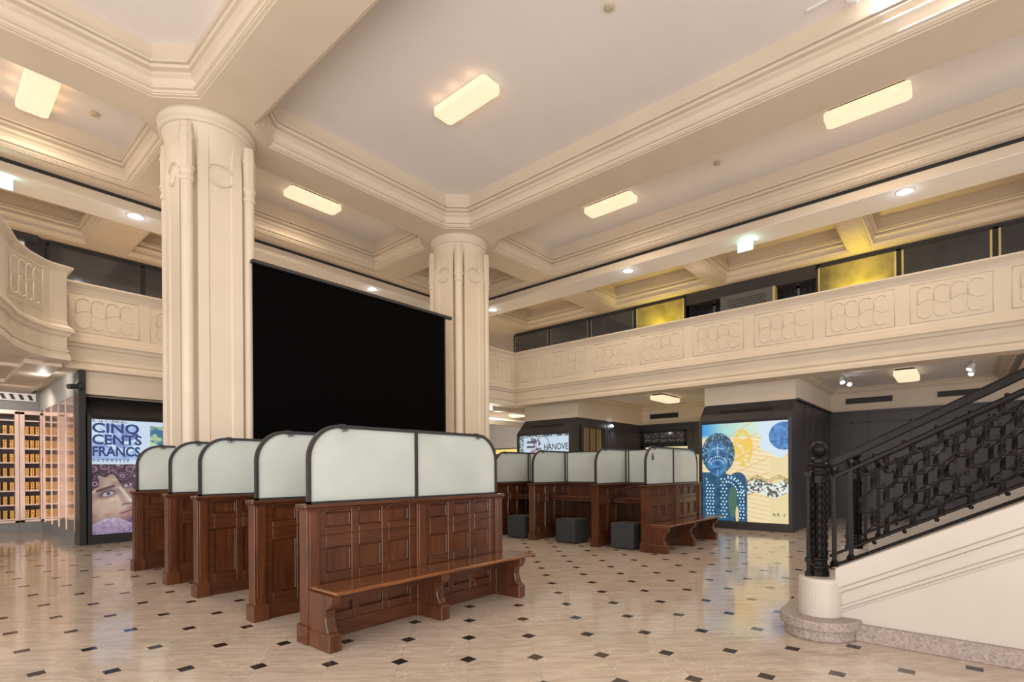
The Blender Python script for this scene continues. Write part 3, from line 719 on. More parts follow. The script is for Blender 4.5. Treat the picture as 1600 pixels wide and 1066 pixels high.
# right kiosk with the figure
k2 = kiosk('display_kiosk', (12.5, 4.82, 0), -PI/2, 2.03, 'dark display kiosk lit with a blue dotted figure on yellow, right of the desks')
DOTS = []
def dot(x, z, r=0.019): DOTS.append((x, z, r))
for i in range(7): dot(0.36, 1.52+i*0.045, 0.013)
for i in range(-3, 4): dot(0.36+i*0.04, 1.72-abs(i)*0.012, 0.013)
for i in range(13):
    a = PI*(i/12); dot(0.36+0.20*math.cos(a), 1.37+0.14*math.sin(a), 0.014); dot(0.36+0.15*math.cos(a), 1.33+0.10*math.sin(a), 0.011)
for i in range(4): dot(0.36, 1.05+0.045*i, 0.012)
for r in range(13):
    z = 0.08+r*0.075
    for x in ([0.10, 0.17, 0.24] if z < 0.9 else [0.10]) + [0.44+0.02*(r % 2), 0.52+0.02*(r % 2)] + ([0.86, 0.93] if z < 0.75 else []): dot(x+0.02*(r % 2), z)
for i in range(8):
    a = PI/2*i/7; dot(0.60+0.30*math.sin(a), 0.66+0.34*math.cos(a)); dot(0.56+0.26*math.sin(a), 0.60+0.32*math.cos(a)); dot(0.60+0.36*math.sin(a), 0.62+0.42*math.cos(a))
def art2(x, z):
    # 1.89 x 2.28
    hat = 0.5+0.5*math.sin((x+z)*130); hat2 = 0.5+0.5*math.sin((x-z)*130)
    c = mixv((0.92, 0.80, 0.50), (0.80, 0.48, 0.16), (0.5+0.5*math.sin((z+0.18*x)*62))*0.65*(0.4+0.6*vn(x*25, z*30)))
    if x > 1.5 and z < 1.5: c = mixv((0.78, 0.62, 0.28), (0.90, 0.80, 0.50), hat)
    if x < 1.35 and z > 1.95: c = mixv((0.20, 0.62, 0.72), (0.75, 0.88, 0.62), sst(0, 1.3, x)*0.7+hat*0.25)
    if x < 0.55 and z > 2.0: c = mixv((0.04, 0.34, 0.72), c, sst(0, 0.55, x))
    if ell(x, z, 0.93, 1.70, 0.22, 0.42) < 1: c = mixv((0.88, 0.60, 0.03), c, 0.3*hat+0.9*sst(0.45, 0.75, vn(x*16, z*14)))
    for a in range(7):
        d = seg(x, z, 0.5, 1.0+0.30*a-0.6, 1.9, 1.55+0.36*a-0.6)
        if d < 0.008 and x < 1.5: c = (0.86, 0.45, 0.12)
    # pale ridge with scribble
    if x > 0.95 and abs(z-0.78+0.06*math.sin(x*9)) < 0.16:
        n = vn(x*30, z*30); c = mixv((0.10, 0.10, 0.08), (0.80, 0.86, 0.80), sst(0.3, 0.6, n))
    if x > 1.0 and abs(z-0.98+0.05*math.sin(x*14)) < 0.05: c = mixv((0.35, 0.22, 0.05), c, vn(x*40, z*30))
    # white cloud and blue disc
    if min(math.hypot(x-1.75, z-2.0)/0.42, math.hypot(x-1.45, z-2.15)/0.22, math.hypot(x-1.50, z-1.78)/0.20, math.hypot(x-1.70, z-1.62)/0.16) < 1: c = (0.66, 0.80, 0.92)
    if math.hypot(x-1.80, z-1.94) < 0.31: c = mixv((0.01, 0.09, 0.36), (0.10, 0.34, 0.72), vn(x*16, z*22))
    # figure
    head = ell(x, z, 0.37, 1.58, 0.385, 0.49); face = ell(x, z, 0.35, 1.46, 0.245, 0.42)
    sh = 1.14-0.30*sst(0.45, 1.0, x)*1.0
    body = (x < 1.02 and z < 1.14-0.10*sst(0.40, 0.80, x)-0.5*max(0, x-0.80)**1.2*2.2 and z < sh+0.12) or ell(x, z, 0.82, 0.90, 0.20, 0.24) < 1
    neck = abs(x-0.38) < 0.17 and 0.95 < z < 1.3
    if body or neck:
        c = mixv((0.005, 0.03, 0.10), (0.06, 0.20, 0.32), 0.95*hat2*vn(x*16, z*16)+0.08+0.2*vn(x*40, z*40))
        if ell(x, z, 0.70, 0.45, 0.10, 0.36) < 1: c = mixv(c, (0.10, 0.20, 0.10), 0.7)
        if ell(x, z, 0.80, 0.15, 0.035, 0.20) < 1: c = (0.80, 0.66, 0.36)
    if head < 1: c = mixv((0.015, 0.05, 0.12), (0.16, 0.36, 0.46), sst(0.35, 0.9, vn(x*34+3*z, z*34)))
    if face < 1:
        c = mixv((0.01, 0.08, 0.26), (0.12, 0.40, 0.72), 0.55*hat2+0.75*vn(x*11, z*11)-0.35)
        for ex in (0.25, 0.47):
            if ell(x, z, ex, 1.50, 0.055, 0.028) < 1: c = (0.01, 0.03, 0.10)
            if seg(x, z, ex-0.06, 1.575, ex+0.06, 1.575) < 0.014: c = (0.01, 0.05, 0.14)
        if ell(x, z, 0.36, 1.34, 0.055, 0.04) < 1: c = (0.02, 0.09, 0.24)
        if ell(x, z, 0.36, 1.215, 0.085, 0.026) < 1: c = (0.02, 0.06, 0.18)
    if x < 1.1:
        for dx_, dz_, r_ in DOTS:
            if abs(z-dz_) < r_ and (x-dx_)**2+(z-dz_)**2 < r_*r_: return (0.60, 0.85, 1.0)
    return c
art_grid('screen', 1.89, 2.28, art2, k2, (0.07, 0.05, 0.18), 315, 380)
text('serial_lettering', 'AR 2', (1.63, 0.045, 0.34), 0.10, 'inkdark', k2, space=1.4)
# far middle kiosk
k3 = kiosk('display_kiosk', (12.5, 10.58, 0), -PI/2, 2.03, 'dark display kiosk with a pale engraved print, behind the far end of the desks')
def art3(x, z):
    c = (0.60, 0.72, 0.84)
    if x < 0.16 or z > 2.22: c = mixv((0.05, 0.08, 0.10), (0.50, 0.62, 0.66), sst(0.4, 0.6, vn(x*40, z*40)))
    e = ell(x, z, 0.58, 1.92, 0.28, 0.34, 0.5)
    if e < 1:
        s = vn(x*14+3*e, z*14); c = mixv((0.10, 0.10, 0.14), (0.66, 0.72, 0.80), sst(0.35, 0.65, s))
        if ell(x, z, 0.55, 1.75, 0.13, 0.12) < 1: c = mixv(c, (0.50, 0.22, 0.38), 0.6)
    if abs(ell(x, z, 0.90, 2.0, 0.24, 0.24)-1) < 0.05: c = (0.15, 0.16, 0.20)
    return c
art_grid('screen', 1.89, 2.28, art3, k3, (0.07, 0.05, 0.18), 120, 140)
text('lettering', 'HANOVE', (1.02, 0.04, 2.00), 0.27, 'inkdark', k3, sx=0.82)
# yellow board far in the corner, cream board behind the desks
kb = empty('yellow_display_board', (16.0, 14.75, 0), -PI/2)
MB().box(0, 1.75, 0.0, 0.12, 0, 2.30).build('frame', 'gap', kb)
MB().box(0.06, 1.70, -0.012, 0.0, 1.92, 2.25).build('lit_header', emi('yellow_header', (1.0, 0.72, 0.16), 1.0), kb)
MB().box(0.06, 1.70, -0.012, 0.0, 0.15, 1.90).build('yellow_panel', mat('yellow_gloss', (0.55, 0.36, 0.01), 0.25, build=noisy((0.45, 0.30, 0.01), (0.65, 0.42, 0.02), 1.2)), kb)
tag(kb, 'yellow display board in a dark frame at the far corner beside the second column', 'display board')
kc = empty('cream_display_board', (14.6, 7.25, 0), -PI/2)
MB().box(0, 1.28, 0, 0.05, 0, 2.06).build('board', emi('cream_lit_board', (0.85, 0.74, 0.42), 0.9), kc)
MB().box(0.1, 1.2, -0.004, 0.0, 1.84, 1.86).build('rule_line', 'inkdark', kc)
tag(kc, 'pale yellow lit board standing behind the farther desk bank', 'display board')
kd = empty('pale_display_board', (15.0, 5.95, 0), -PI/2)
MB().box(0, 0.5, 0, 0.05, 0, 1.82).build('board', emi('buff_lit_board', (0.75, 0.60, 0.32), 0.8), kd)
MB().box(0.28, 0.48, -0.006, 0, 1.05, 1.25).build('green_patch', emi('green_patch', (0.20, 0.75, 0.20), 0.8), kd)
tag(kd, 'narrow buff board with a green patch, seen between desk screen and blue figure', 'display board')
# ================================================================== BULLION ROOM
v = empty('bullion_room_partition', (2.16, 13.3, 0))
MB().box(-0.02, 0.02, 0, 3.88, 0.23, 2.92).build('tinted_glass', 'glossc', v)
MB().box(-0.03, 0.03, 0, 3.88, 0, 0.23).build('base_panel', 'greyp', v)
MB().box(-0.03, 0.03, 0, 3.88, 2.92, 3.42).build('header_panel', mat('pale_header', (0.55, 0.54, 0.52), 0.35), v)
for yy in (0.75, 1.55, 2.4, 3.3): MB().box(-0.032, -0.02, yy, yy+0.02, 0.23, 2.92).build('glazing_bar', 'copper', v)
tag(v, 'copper tinted glass partition along the right side of the bullion room', 'partition')
pp = MB().box(2.15, 2.26, 12.85, 13.32, 0, 3.38).build('partition_post', 'black', bevel=0.005); tag(pp, 'tall black post at the front end of the copper glass partition', 'post')
def door_unit(x0, x1, label):
    r = empty('bullion_cabinet', (x0, 17.18, 0)); w = x1-x0
    MB().box(0, w, 0.0, 0.02, 0.23, 2.85).build('back_panel', mat('cabinet_dark', (0.05, 0.03, 0.03), 0.5), r)
    f = MB(); fl = 0.095 if w < 0.5 else 0.05; fr_ = 0.04 if w < 0.5 else 0.08; f.box(0, fl, -0.24, 0.0, 0.23, 2.87); f.box(w-fr_, w, -0.24, 0.0, 0.23, 2.87); f.box(0, w, -0.24, 0, 2.80, 2.90); f.box(0, w, -0.24, 0, 0.23, 0.29)
    f.build('door_frame', 'copper', r, bevel=0.006)
    for k in range(8):
        z = 0.40+0.335*k-0.06
        MB().box(0.05, w-0.05, -0.20, 0.0, z-0.045, z-0.015).build('shelf', 'copper', r)
    MB().box(0, w, -0.22, 0, 0, 0.23).build('base_panel', 'greyp', r)
    MB().box(w-0.045, w-0.01, -0.27, -0.24, 1.55, 1.75).build('lock', 'copper', r)
    tag(r, label, 'cabinet', 'bullion cabinets')
    return r
door_unit(1.735, 2.14, 'narrow mesh-front bullion cabinet at the right, next to the glass partition')
door_unit(1.14, 1.73, 'wide mesh-front bullion cabinet at the left edge of the photo')
sm = MB()
for k in range(5):
    for q in range(2): sm.box(-0.036+0.037*q, -0.001+0.037*q, -0.05, 0.05, k*0.040, k*0.040+0.034)
st0 = sm.build('gold_bar_stack', 'bullion', bevel=0.003)
first = True
for (xs, cab) in (((1.87, 1.965, 2.06), 'right-hand'), ((1.26, 1.375, 1.49, 1.605), 'left-hand')):
    for k in range(7):
        for qi, x in enumerate(xs):
            o = st0 if first else st0.copy()
            if not first: COL.objects.link(o)
            first = False
            o.location = (x, 17.06, 0.296+0.335*k+0.03)
            tag(o, 'stack of gold bars in the %s bullion cabinet, shelf %s' % (cab, ['at the very bottom', 'second up from the bottom', 'third up from the bottom', 'at middle height', 'third down from the top', 'second down from the top', 'at the very top'][k]), 'gold bars', 'gold bar stacks, %s cabinet, level %s' % (cab, 'abcdefg'[k]))
sg = empty('striped_sign', (0.9, 17.12, 3.14))
MB().box(0, 1.15, 0, 0.03, 0, 0.19).build('sign_board', 'metalw', sg)
s2 = MB()
for k in range(7):
    x = 0.03+0.16*k; s2.loft([[(x, -0.004, 0.155), (x+0.07, -0.004, 0.155), (x+0.12, -0.004, 0.03), (x+0.05, -0.004, 0.03)], [(x, 0, 0.155), (x+0.07, 0, 0.155), (x+0.12, 0, 0.03), (x+0.05, 0, 0.03)]])
s2.build('diagonal_stripes', 'inkdark', sg)
tag(sg, 'black and white diagonal striped panel above the bullion cabinets', 'sign')
cc = empty('security_camera', (2.15, 12.84, 3.1))
m = MB(); m.lathe(0.02, -0.02, [(0.045, -0.10), (0.05, -0.04), (0.05, 0.02), (0.02, 0.04)], 12); m.build('mount', 'black', cc, smooth=True)
m = MB(); m.tube([(-0.02, -0.03, -0.04), (-0.17, -0.12, -0.07)], [0.045, 0.05], 12); m.build('camera_body', 'black', cc)
tag(cc, 'small black dome security camera fixed on the tall black post', 'security camera')
# ================================================================== LAMPS
def make_lamp(Lx, Ly):
    r = empty('ceiling_lamp', (0, 0, 0)); h = 0.12
    c = 0.05
    def oct_(a, b, z): return [(-a+c, -b, z), (a-c, -b, z), (a, -b+c, z), (a, b-c, z), (a-c, b, z), (-a+c, b, z), (-a, b-c, z), (-a, -b+c, z)]
    m = MB(); m.loft([oct_(Lx/2, Ly/2, h), oct_(Lx/2, Ly/2, 0.015), oct_(Lx/2-0.02, Ly/2-0.02, 0)]); m.build('diffuser', 'lamp', r)
    m = MB(); m.loft([oct_(Lx/2-0.03, Ly/2-0.03, h), oct_(Lx/2-0.03, Ly/2-0.03, h+0.035)]); m.build('base_plate', 'gap', r)
    return r
def hang_lamp(src, x, y, z, Lx, Ly, lab, power, col=WARM, grp='glowing ceiling lamps'):
    o = src; o.location = (x, y, z); tag(o, lab, 'lamp', grp)
    if z > 5:
        for q in (-0.40, 0.0, 0.40):
            for e_ in (-0.29, 0.29):
                light('lamp_leak', 'POINT', (x+(q if lab.find('projection') > 0 else e_), y+(e_ if lab.find('projection') > 0 else q), z+0.03), 0.45, (1.0, 0.52, 0.25), 0.06)
    light('lamp_glow', 'SPOT', (x, y, z-0.03), power, col, 0.18, rot=(0, 0, 0), spot=3.0, blend=1.0)
l1 = make_lamp(0.42, 1.24); l2 = copy_tree(l1); l3 = copy_tree(l1); l4 = copy_tree(l1); l5 = copy_tree(l1)
ZL = 7.59
P_MAIN = 470
hang_lamp(l1, 6.20, 6.33, ZL, 0.42, 1.24, 'glowing box lamp alone in the big central coffer', P_MAIN)
hang_lamp(l2, 6.15, 11.32, ZL, 0, 0, 'glowing box lamp above the black projection screen', P_MAIN*0.8); l2.rotation_euler = (0, 0, PI/2)
hang_lamp(l3, 10.88, 6.27, ZL, 0, 0, 'glowing box lamp in the right aisle coffer, beyond the larger-looking one', P_MAIN*0.8)
hang_lamp(l4, 10.86, 1.22, ZL, 0, 0, 'glowing box lamp near the upper right corner', P_MAIN*0.8)
hang_lamp(l5, 1.42, 11.50, ZL, 0, 0, 'glowing box lamp at the upper left, partly hidden by a beam', P_MAIN*0.7)
l6 = copy_tree(l1); hang_lamp(l6, 14.9, 6.75, 3.44, 0, 0, 'small glowing lamp under the gallery, left of the blue figure kiosk', 170, (1.0, 0.70, 0.36)); l6.rotation_euler = (0, 0, PI/2)
l7 = copy_tree(l1); hang_lamp(l7, 15.0, 0.95, 3.44, 0, 0, 'small pink-white lamp under the gallery above the stair rail', 50, (1, .8, .7)); l7.rotation_euler = (0, 0, PI/2)
l8 = copy_tree(l1); hang_lamp(l8, 15.3, 12.6, 3.44, 0, 0, 'small glowing lamp in the far corner passage beside the second column', 20)
# recessed downlights
def make_down():
    r = empty('downlight', (0, 0, 0))
    MB().lathe(0, 0, [(0.125, 0.0), (0.14, -0.012), (0.145, 0.0)], 20).build('trim_ring', 'metalw', r)
    MB().lathe(0, 0, [(0.115, -0.014), (0.115, -0.004)], 20).build('lens', 'lampcool', r)
    return r
d0 = make_down()
dl = [(3.12, 13.0, 'round downlight left of the nearer column on the soffit'), (8.92, 13.08, 'round downlight just above the top edge of the projection screen'), (12.73, 11.79, 'round downlight on the soffit right beside the farther column'),
      (12.66, 6.76, 'round downlight in the middle of the right soffit, left of the exit sign'), (12.62, 0.81, 'round downlight on the right soffit, right of the exit sign')]
for i, (x, y, lab) in enumerate(dl):
    o = d0 if i == 0 else copy_tree(d0); o.location = (x, y, 6.744); tag(o, lab, 'downlight', 'recessed downlights of the gallery soffit')
    light('downlight_beam', 'SPOT', (x, y, 6.71), 130, COOL, 0.06, rot=(0, 0, 0), spot=2.4)
    light('downlight_halo', 'POINT', (x, y, 6.68), 2.5, COOL, 0.02)
# exit signs
def exit_sign(x, y, z, rz, lab):
    r = empty('exit_sign', (x, y, z), rz)
    MB().box(-0.17, 0.17, -0.02, 0.02, -0.20, -0.02).build('lit_face', 'exit', r)
    MB().box(-0.18, 0.18, -0.025, 0.025, -0.02, 0.0).build('mount', 'metalw', r)
    tag(r, lab, 'exit sign', 'glowing exit signs'); light('exit_glow', 'POINT', (x-0.12 if rz else x, y-0.12, z-0.04), 6, (0.5, 1, 0.9), 0.05)
exit_sign(12.95, 3.85, 6.744, -PI/2+0.0, 'glowing mint exit sign hanging from the right soffit')
exit_sign(11.6, 13.3, 6.744, 0, 'glowing exit sign at the corner left of the farther column')
exit_sign(1.1, 13.05, 6.744, 0, 'glowing blue-green exit sign at the left edge')
# smoke detectors
dt = None
for x, y, lab in ((2.18, 11.55, 'small round smoke detector beside the upper left lamp'), (10.98, 3.81, 'small round smoke detector between the two right lamps'), (6.29, 3.62, 'small round smoke detector at the top edge of the central ceiling')):
    o = MB().lathe(0, 0, [(0.04, -0.05), (0.065, -0.04), (0.07, -0.015), (0.055, 0)], 16).build('smoke_detector', mat('detector_cream', (0.55, 0.45, 0.33), 0.5))
    o.location = (x, y, 7.745); tag(o, lab, 'smoke detector', 'smoke detectors')
# track spotlights
def spot_head(mb_body, mb_lens, p, d):
    p = Vector(p); d = Vector(d).normalized()
    mb_body.tube([p, p+d*0.03, p+d*0.15], [0.03, 0.05, 0.055], 12); mb_lens.tube([p+d*0.150, p+d*0.156], [0.045, 0.045], 12)
def track(loc, rz, Lt, heads, lab, power):
    r = empty('track_light', loc, rz)
    MB().box(-Lt/2, Lt/2, -0.018, 0.018, -0.03, 0).build('track_rail', 'metalw', r)
    for hx, d in heads:
        h = empty('spot_head', (hx, 0, 0)); COL.objects.unlink(h); bpy.data.objects.remove(h)
        b = MB(); l_ = MB(); b.tube([(hx, 0, -0.03), (hx, 0, -0.11)], 0.012, 8); spot_head(b, l_, (hx, 0, -0.13), d)
        bb = b.build('spot_head', 'metalw', r, smooth=True); l_.build('lens', 'spotface', bb)
        w = Matrix.Rotation(rz, 3, 'Z') @ Vector((hx, 0, -0.13)) + Vector(loc); dd = Matrix.Rotation(rz, 3, 'Z') @ Vector(d).normalized()
        w = w+dd*0.19
        light('spot_beam', 'SPOT', w, power, (1, 1, 1), 0.03, rot=dd.to_track_quat('-Z', 'Y').to_euler(), spot=1.6)
    tag(r, lab, 'track light', 'white track spotlights'); return r
track((14.6, 2.1, 3.60), 0, 1.5, ((-0.6, (-0.5, -0.3, -0.8)), (0.35, (-0.75, -0.35, -0.35))), 'white track with two spots under the gallery, left of the pink lamp', 25)
track((14.4, -0.18, 3.60), 0, 1.5, ((-0.55, (-0.3, 0.4, -0.8)), (0.2, (-0.5, 0.2, -0.8))), 'white track with spots under the gallery, above the stair rail', 25)
track((8.16, 0.95, 7.745), PI/2, 1.3, ((0.2, (-1.0, -0.42, -0.10)), (-0.25, (-1.0, -0.30, -0.12))), 'white track spotlight on the main ceiling dazzling the cornice at top right', 260)
# vents
def vent_x(y0, y1, z0, z1, lab):
    r = empty('air_vent', (16.99, y0, z0)); w = y1-y0; h = z1-z0
    MB().box(-0.012, 0.0, 0, w, 0, h).build('frame', 'grille', r)
    m = MB()
    for k in range(5): m.box(-0.02, -0.012, 0.02, w-0.02, 0.02+k*(h-0.04)/5, 0.02+k*(h-0.04)/5+0.008)
    m.build('louvre', 'bar', r); tag(r, lab, 'vent', 'black wall vents')
vent_x(7.24, 8.26, 3.15, 3.31, 'black vent grille high on the wall left of the blue figure kiosk')
vent_x(1.38, 2.43, 3.16, 3.31, 'black vent grille beside the dazzling spotlight, nearest the kiosk')
vent_x(-0.51, 0.46, 3.17, 3.31, 'black vent grille partly crossed by the stair handrail')
# ================================================================== UPPER GALLERY PANELS
def gpanel(x, y0, y1, m, lab, cat, grp, left=False, z1=6.68):
    if not left:
        r = empty('wall_panel', (x, y0, 4.0)); w = y1-y0
        MB().box(0.0, 0.05, 0.05, w-0.05, 0.02, z1-4.0-0.03).build('panel_face', m, r)
        f = MB(); f.box(-0.01, 0.06, 0, 0.05, 0, z1-4); f.box(-0.01, 0.06, w-0.05, w, 0, z1-4); f.box(-0.01, 0.06, 0, w, z1-4-0.035, z1-4+0.02); f.build('frame', 'gap', r)
        e = MB(); e.box(-0.006, 0.0, 0.05, 0.09, 0.02, z1-4.04); e.box(-0.006, 0.0, w-0.09, w-0.05, 0.02, z1-4.04); e.build('edge_strip', 'brass' if m == 'goldp' or y1 < 1.2 else 'greyp', r)
    else:
        r = empty('wall_panel', (y0, x, 4.0)); w = y1-y0
        MB().box(0.05, w-0.05, 0, 0.05, 0.02, z1-4-0.03).build('panel_face', m, r)
        f = MB(); f.box(0, 0.05, -0.01, 0.06, 0, z1-4); f.box(w-0.05, w, -0.01, 0.06, 0, z1-4); f.box(0, w, -0.01, 0.06, z1-4-0.035, z1-4+0.02); f.build('frame', 'gap', r)
    tag(r, lab, cat, grp); return r
Xg = 15.65
gpanel(Xg, 11.63, 13.37, 'darkglass', 'tinted glass panel in the upper gallery, farthest left and next to the corner', 'wall panel', 'tinted panels of the upper gallery')
gpanel(Xg, 9.87, 11.63, 'darkglass', 'tinted glass panel in the upper gallery, second from the corner', 'wall panel', 'tinted panels of the upper gallery')
gpanel(Xg, 8.12, 9.87, 'darkglass', 'tinted glass panel in the upper gallery, touching the left gold panel', 'wall panel', 'tinted panels of the upper gallery')
gpanel(Xg, 6.41, 8.12, 'goldp', 'smaller-looking gold panel glowing in the upper gallery, left of the gate recess', 'wall panel', 'gold panels of the upper gallery', z1=6.70)
gpanel(Xg, 1.13, 2.89, 'goldp', 'larger-looking gold panel glowing in the upper gallery, right of the gate recess', 'wall panel', 'gold panels of the upper gallery')
gpanel(Xg, -0.58, 1.13, 'darkglass', 'tinted glass panel in the upper gallery, right of the right gold panel', 'wall panel', 'tinted panels of the upper gallery')
gpanel(Xg, -2.3, -0.58, 'darkglass', 'tinted glass panel in the upper gallery at the right edge', 'wall panel', 'tinted panels of the upper gallery')
gpanel(15.85, 2.10, 3.95, 'darkglass', 'long tinted panel in the left upper gallery above the carved parapet', 'wall panel', 'tinted panels of the left gallery', left=True)
gpanel(15.85, 3.95, 5.8, 'darkglass', 'tinted panel in the left upper gallery, half hidden by the nearer column', 'wall panel', 'tinted panels of the left gallery', left=True)
for yy in (1.9, 7.1): light('panel_uplight', 'SPOT', (15.34, yy, 5.70), 48, (1.0, 0.80, 0.06), 0.05, rot=Vector((0.16, 0.0, 1)).to_track_quat('-Z', 'Y').to_euler(), spot=2.4)
for yy in (3.6, 10.5, 0.0, 13.0): light('gallery_uplight', 'POINT', (14.2, yy, 4.6), 26, (1.0, 0.70, 0.32), 0.15)
for xx in (1.0, 4.5, 8.0): light('gallery_uplight', 'POINT', (xx, 14.8, 4.6), 34, (1.0, 0.68, 0.34), 0.15)
light('gallery_bulb', 'POINT', (13.9, 5.3, 6.2), 5, (1.0, 0.85, 0.7), 0.1)
# gate recess
gt = empty('iron_gate', (16.5, 2.95, 4.0))
m = MB()
for k in range(28): m.box(0, 0.03, 0.06+k*0.125, 0.078+k*0.125, 0, 2.52)
m.box(0, 0.03, 0, 3.45, 2.50, 2.58); m.box(0, 0.03, 0, 3.45, 1.9, 1.93)
m.build('bars', 'bar', gt); MB().box(0.0, 0.05, 0.50, 0.58, 0, 2.60).build('stile', 'greyp', gt); MB().box(0.0, 0.05, 2.85, 2.93, 0, 2.60).build('stile', 'greyp', gt)
tag(gt, 'dark barred iron gate in the upper gallery recess between the gold panels', 'gate')
gb = empty('perforated_cabinet', (15.60, 3.93, 4.0))
MB().box(0, 0.25, 0, 1.42, 0, 2.43).build('body', mat('cabinet_grey', (0.12, 0.12, 0.13), 0.4), gb)
MB().box(-0.01, 0.25, -0.06, 0.0, 0, 2.43).build('brass_edge', 'brass', gb)
m = MB()
for r_ in range(6):
    for k in range(12): m.box(-0.004, 0.005, 0.18+k*0.085+(r_ % 2)*0.04, 0.235+k*0.085+(r_ % 2)*0.04, 1.93+r_*0.065, 1.96+r_*0.065)
m.box(0.001, 0.01, 0.18, 1.3, 1.92, 2.31)
m.build('perforations', 'grille', gb)
tag(gb, 'grey perforated cabinet standing in front of the iron gate', 'cabinet')
# ================================================================== UNDER-GALLERY FITTINGS
bd = empty('glazed_door', (16.93, 6.95, 0))
m = MB(); m.box(0, 0.05, 0, 1.62, 0, 0.9); m.box(0, 0.05, 0, 0.06, 0, 2.72); m.box(0, 0.05, 1.56, 1.62, 0, 2.72); m.box(0, 0.05, 0, 1.62, 2.68, 2.74); m.box(0, 0.05, 0, 1.62, 1.9, 2.3)
m.build('door_leaf', 'black', bd, bevel=0.005)
for r_, (z0, z1_) in enumerate(((2.32, 2.44), (2.46, 2.66))):
    for k in range(5):
        a = 0.08+0.295*k
        p = MB().box(0.02, 0.04, a, a+0.27, z0, z1_).build('window_pane', 'darkglass', bd)
        q = MB()
        for s_ in range(5): q.box(0.012, 0.02, a+0.06+0.12*random.random(), a+0.09+0.12*random.random(), z0+0.02+random.random()*(z1_-z0-0.05), z0+0.035+random.random()*(z1_-z0-0.05))
        q2 = MB(); 
        for s_ in range(4):
            ya = a+0.05+0.05*s_; za = z0+0.02+(z1_-z0-0.05)*random.random(); q2.box(0.012, 0.02, ya, ya+0.018, za, za+0.02)
        q2.build('etched_marks', 'metalw', p)
tag(bd, 'dark door with a grid of small etched panes under the gallery', 'door')
ls = empty('ledger_cabinet', (13.05, 8.56, 0))
m = MB(); m.box(0, 1.35, -0.04, 0, 0.2, 2.72); m.build('case', 'dark', ls)
for k in range(3):
    c_ = MB(); c_.box(0.10+0.36*k, 0.34+0.36*k, -0.06, -0.04, 1.2, 2.64); s_ = c_.build('drawer_column', mat('aged_brass_drawer', (0.26, 0.19, 0.10), 0.4), ls)
    d_ = MB()
    for z in range(12): d_.box(0.12+0.36*k, 0.32+0.36*k, -0.066, -0.06, 1.22+z*0.12, 1.225+z*0.12); d_.box(0.20+0.36*k, 0.24+0.36*k, -0.072, -0.06, 1.27+z*0.12, 1.30+z*0.12)
    d_.build('pulls', 'bar', s_)
MB().box(1.1, 1.35, -0.06, -0.04, 0.3, 2.66).build('dark_leaf', 'grille', ls)
tag(ls, 'tall cabinet with three columns of small brass drawers behind the desks', 'cabinet')
light('alcove_spot', 'SPOT', (14.75, 8.35, 3.0), 35, COOL, 0.04, rot=(math.radians(-12), 0, 0), spot=1.9)
light('alcove_fill', 'POINT', (16.0, 6.4, 1.2), 30, (1.0, 0.75, 0.35), 0.2)
ab = MB().lathe(0, 0, [(0.05, 0), (0.055, 0.06), (0.03, 0.07)], 14).build('wall_spotlight', 'lampcool'); ab.location = (14.75, 8.50, 2.76); tag(ab, 'small bright white spotlight over the brass drawer cabinet', 'spotlight')
light('corner_light', 'POINT', (14.5, 13.5, 2.9), 220, (1, 0.92, 0.8), 0.2)
light('bullion_light', 'AREA', (1.5, 15.6, 3.30), 30, (1.0, 0.86, 0.72), 0.5, rot=(math.radians(20), 0, 0))
light('bullion_spot', 'POINT', (1.75, 13.7, 3.2), 5, (1, 0.97, 0.9), 0.03)
# ================================================================== STAIRCASE
SL = 0.527
st = empty('staircase', (5.02, 0.9, 0))
ox, oy = 5.02, 0.9
yE = -4.6
def zc(y, off): return 1.448+SL*(0.891-y)+off     # world y
def Yl(y): return y-oy
# plinth with rounded end
def plinth(z0, z1, g):
    pts = []
    cy_, cx_, r = 0.92-oy, 5.06-ox, 0.27+g
    for i in range(17):
        a = PI/2+PI*i/16; pts.append((cx_+r*math.cos(a)*1.08, cy_+r*math.sin(a)))
    pts.append((7.25-ox, cy_-r)); pts.append((7.25-ox, cy_+r)); return pts
m = MB(); m.prism(plinth(0, 0, 0.0), 2, 0, 0.09); m.prism(plinth(0, 0, 0.035), 2, 0.09, 0.17); m.build('bottom_step', 'stone', st, bevel=0.014, seg=3)
def curb(xa, xb, name):
    m = MB()
    y0 = 0.80
    body = [(Yl(y0), 0.0), (Yl(yE), 0.0), (Yl(yE), zc(yE, -1.15)), (Yl(y0), zc(y0, -1.15))]
    m.prism(body, 0, xa+0.02, xb-0.02); b = m.build(name, 'stairw', st)
    c = MB()
    for d0, d1, g in ((-0.925, -1.10, 0.035), (-1.10, -1.145, 0.015), (-1.255, -1.285, 0.012), (-1.285, -1.31, 0.0)):
        ss = [(Yl(y0), zc(y0, d1)), (Yl(yE), zc(yE, d1)), (Yl(yE), zc(yE, d0)), (Yl(y0), zc(y0, d0))]
        c.prism(ss, 0, xa-g+0.005, xb+g-0.005)
    c.build('moulding', 'stairw', b, bevel=0.01, seg=2)
    return b
curb(0.0, 0.33, 'stair_wall'); curb(2.0, 2.25, 'stair_wall')
m = MB(); m.box(-0.03, 0.02, Yl(yE), Yl(0.66), 0, 0.137); m.build('skirting', 'stone', st, bevel=0.006)
m = MB(); m.lathe(5.06-ox, 0.92-oy, [(0.162, 0.165), (0.162, 0.455), (0.155, 0.475), (0.14, 0.482)], 40); m.build('drum_pedestal', 'stairw', st, smooth=False)
m = MB(); m.lathe(7.15-ox, 0.92-oy, [(0.162, 0.165), (0.162, 0.455), (0.155, 0.475), (0.14, 0.482)], 40); m.build('drum_pedestal', 'stairw', st)
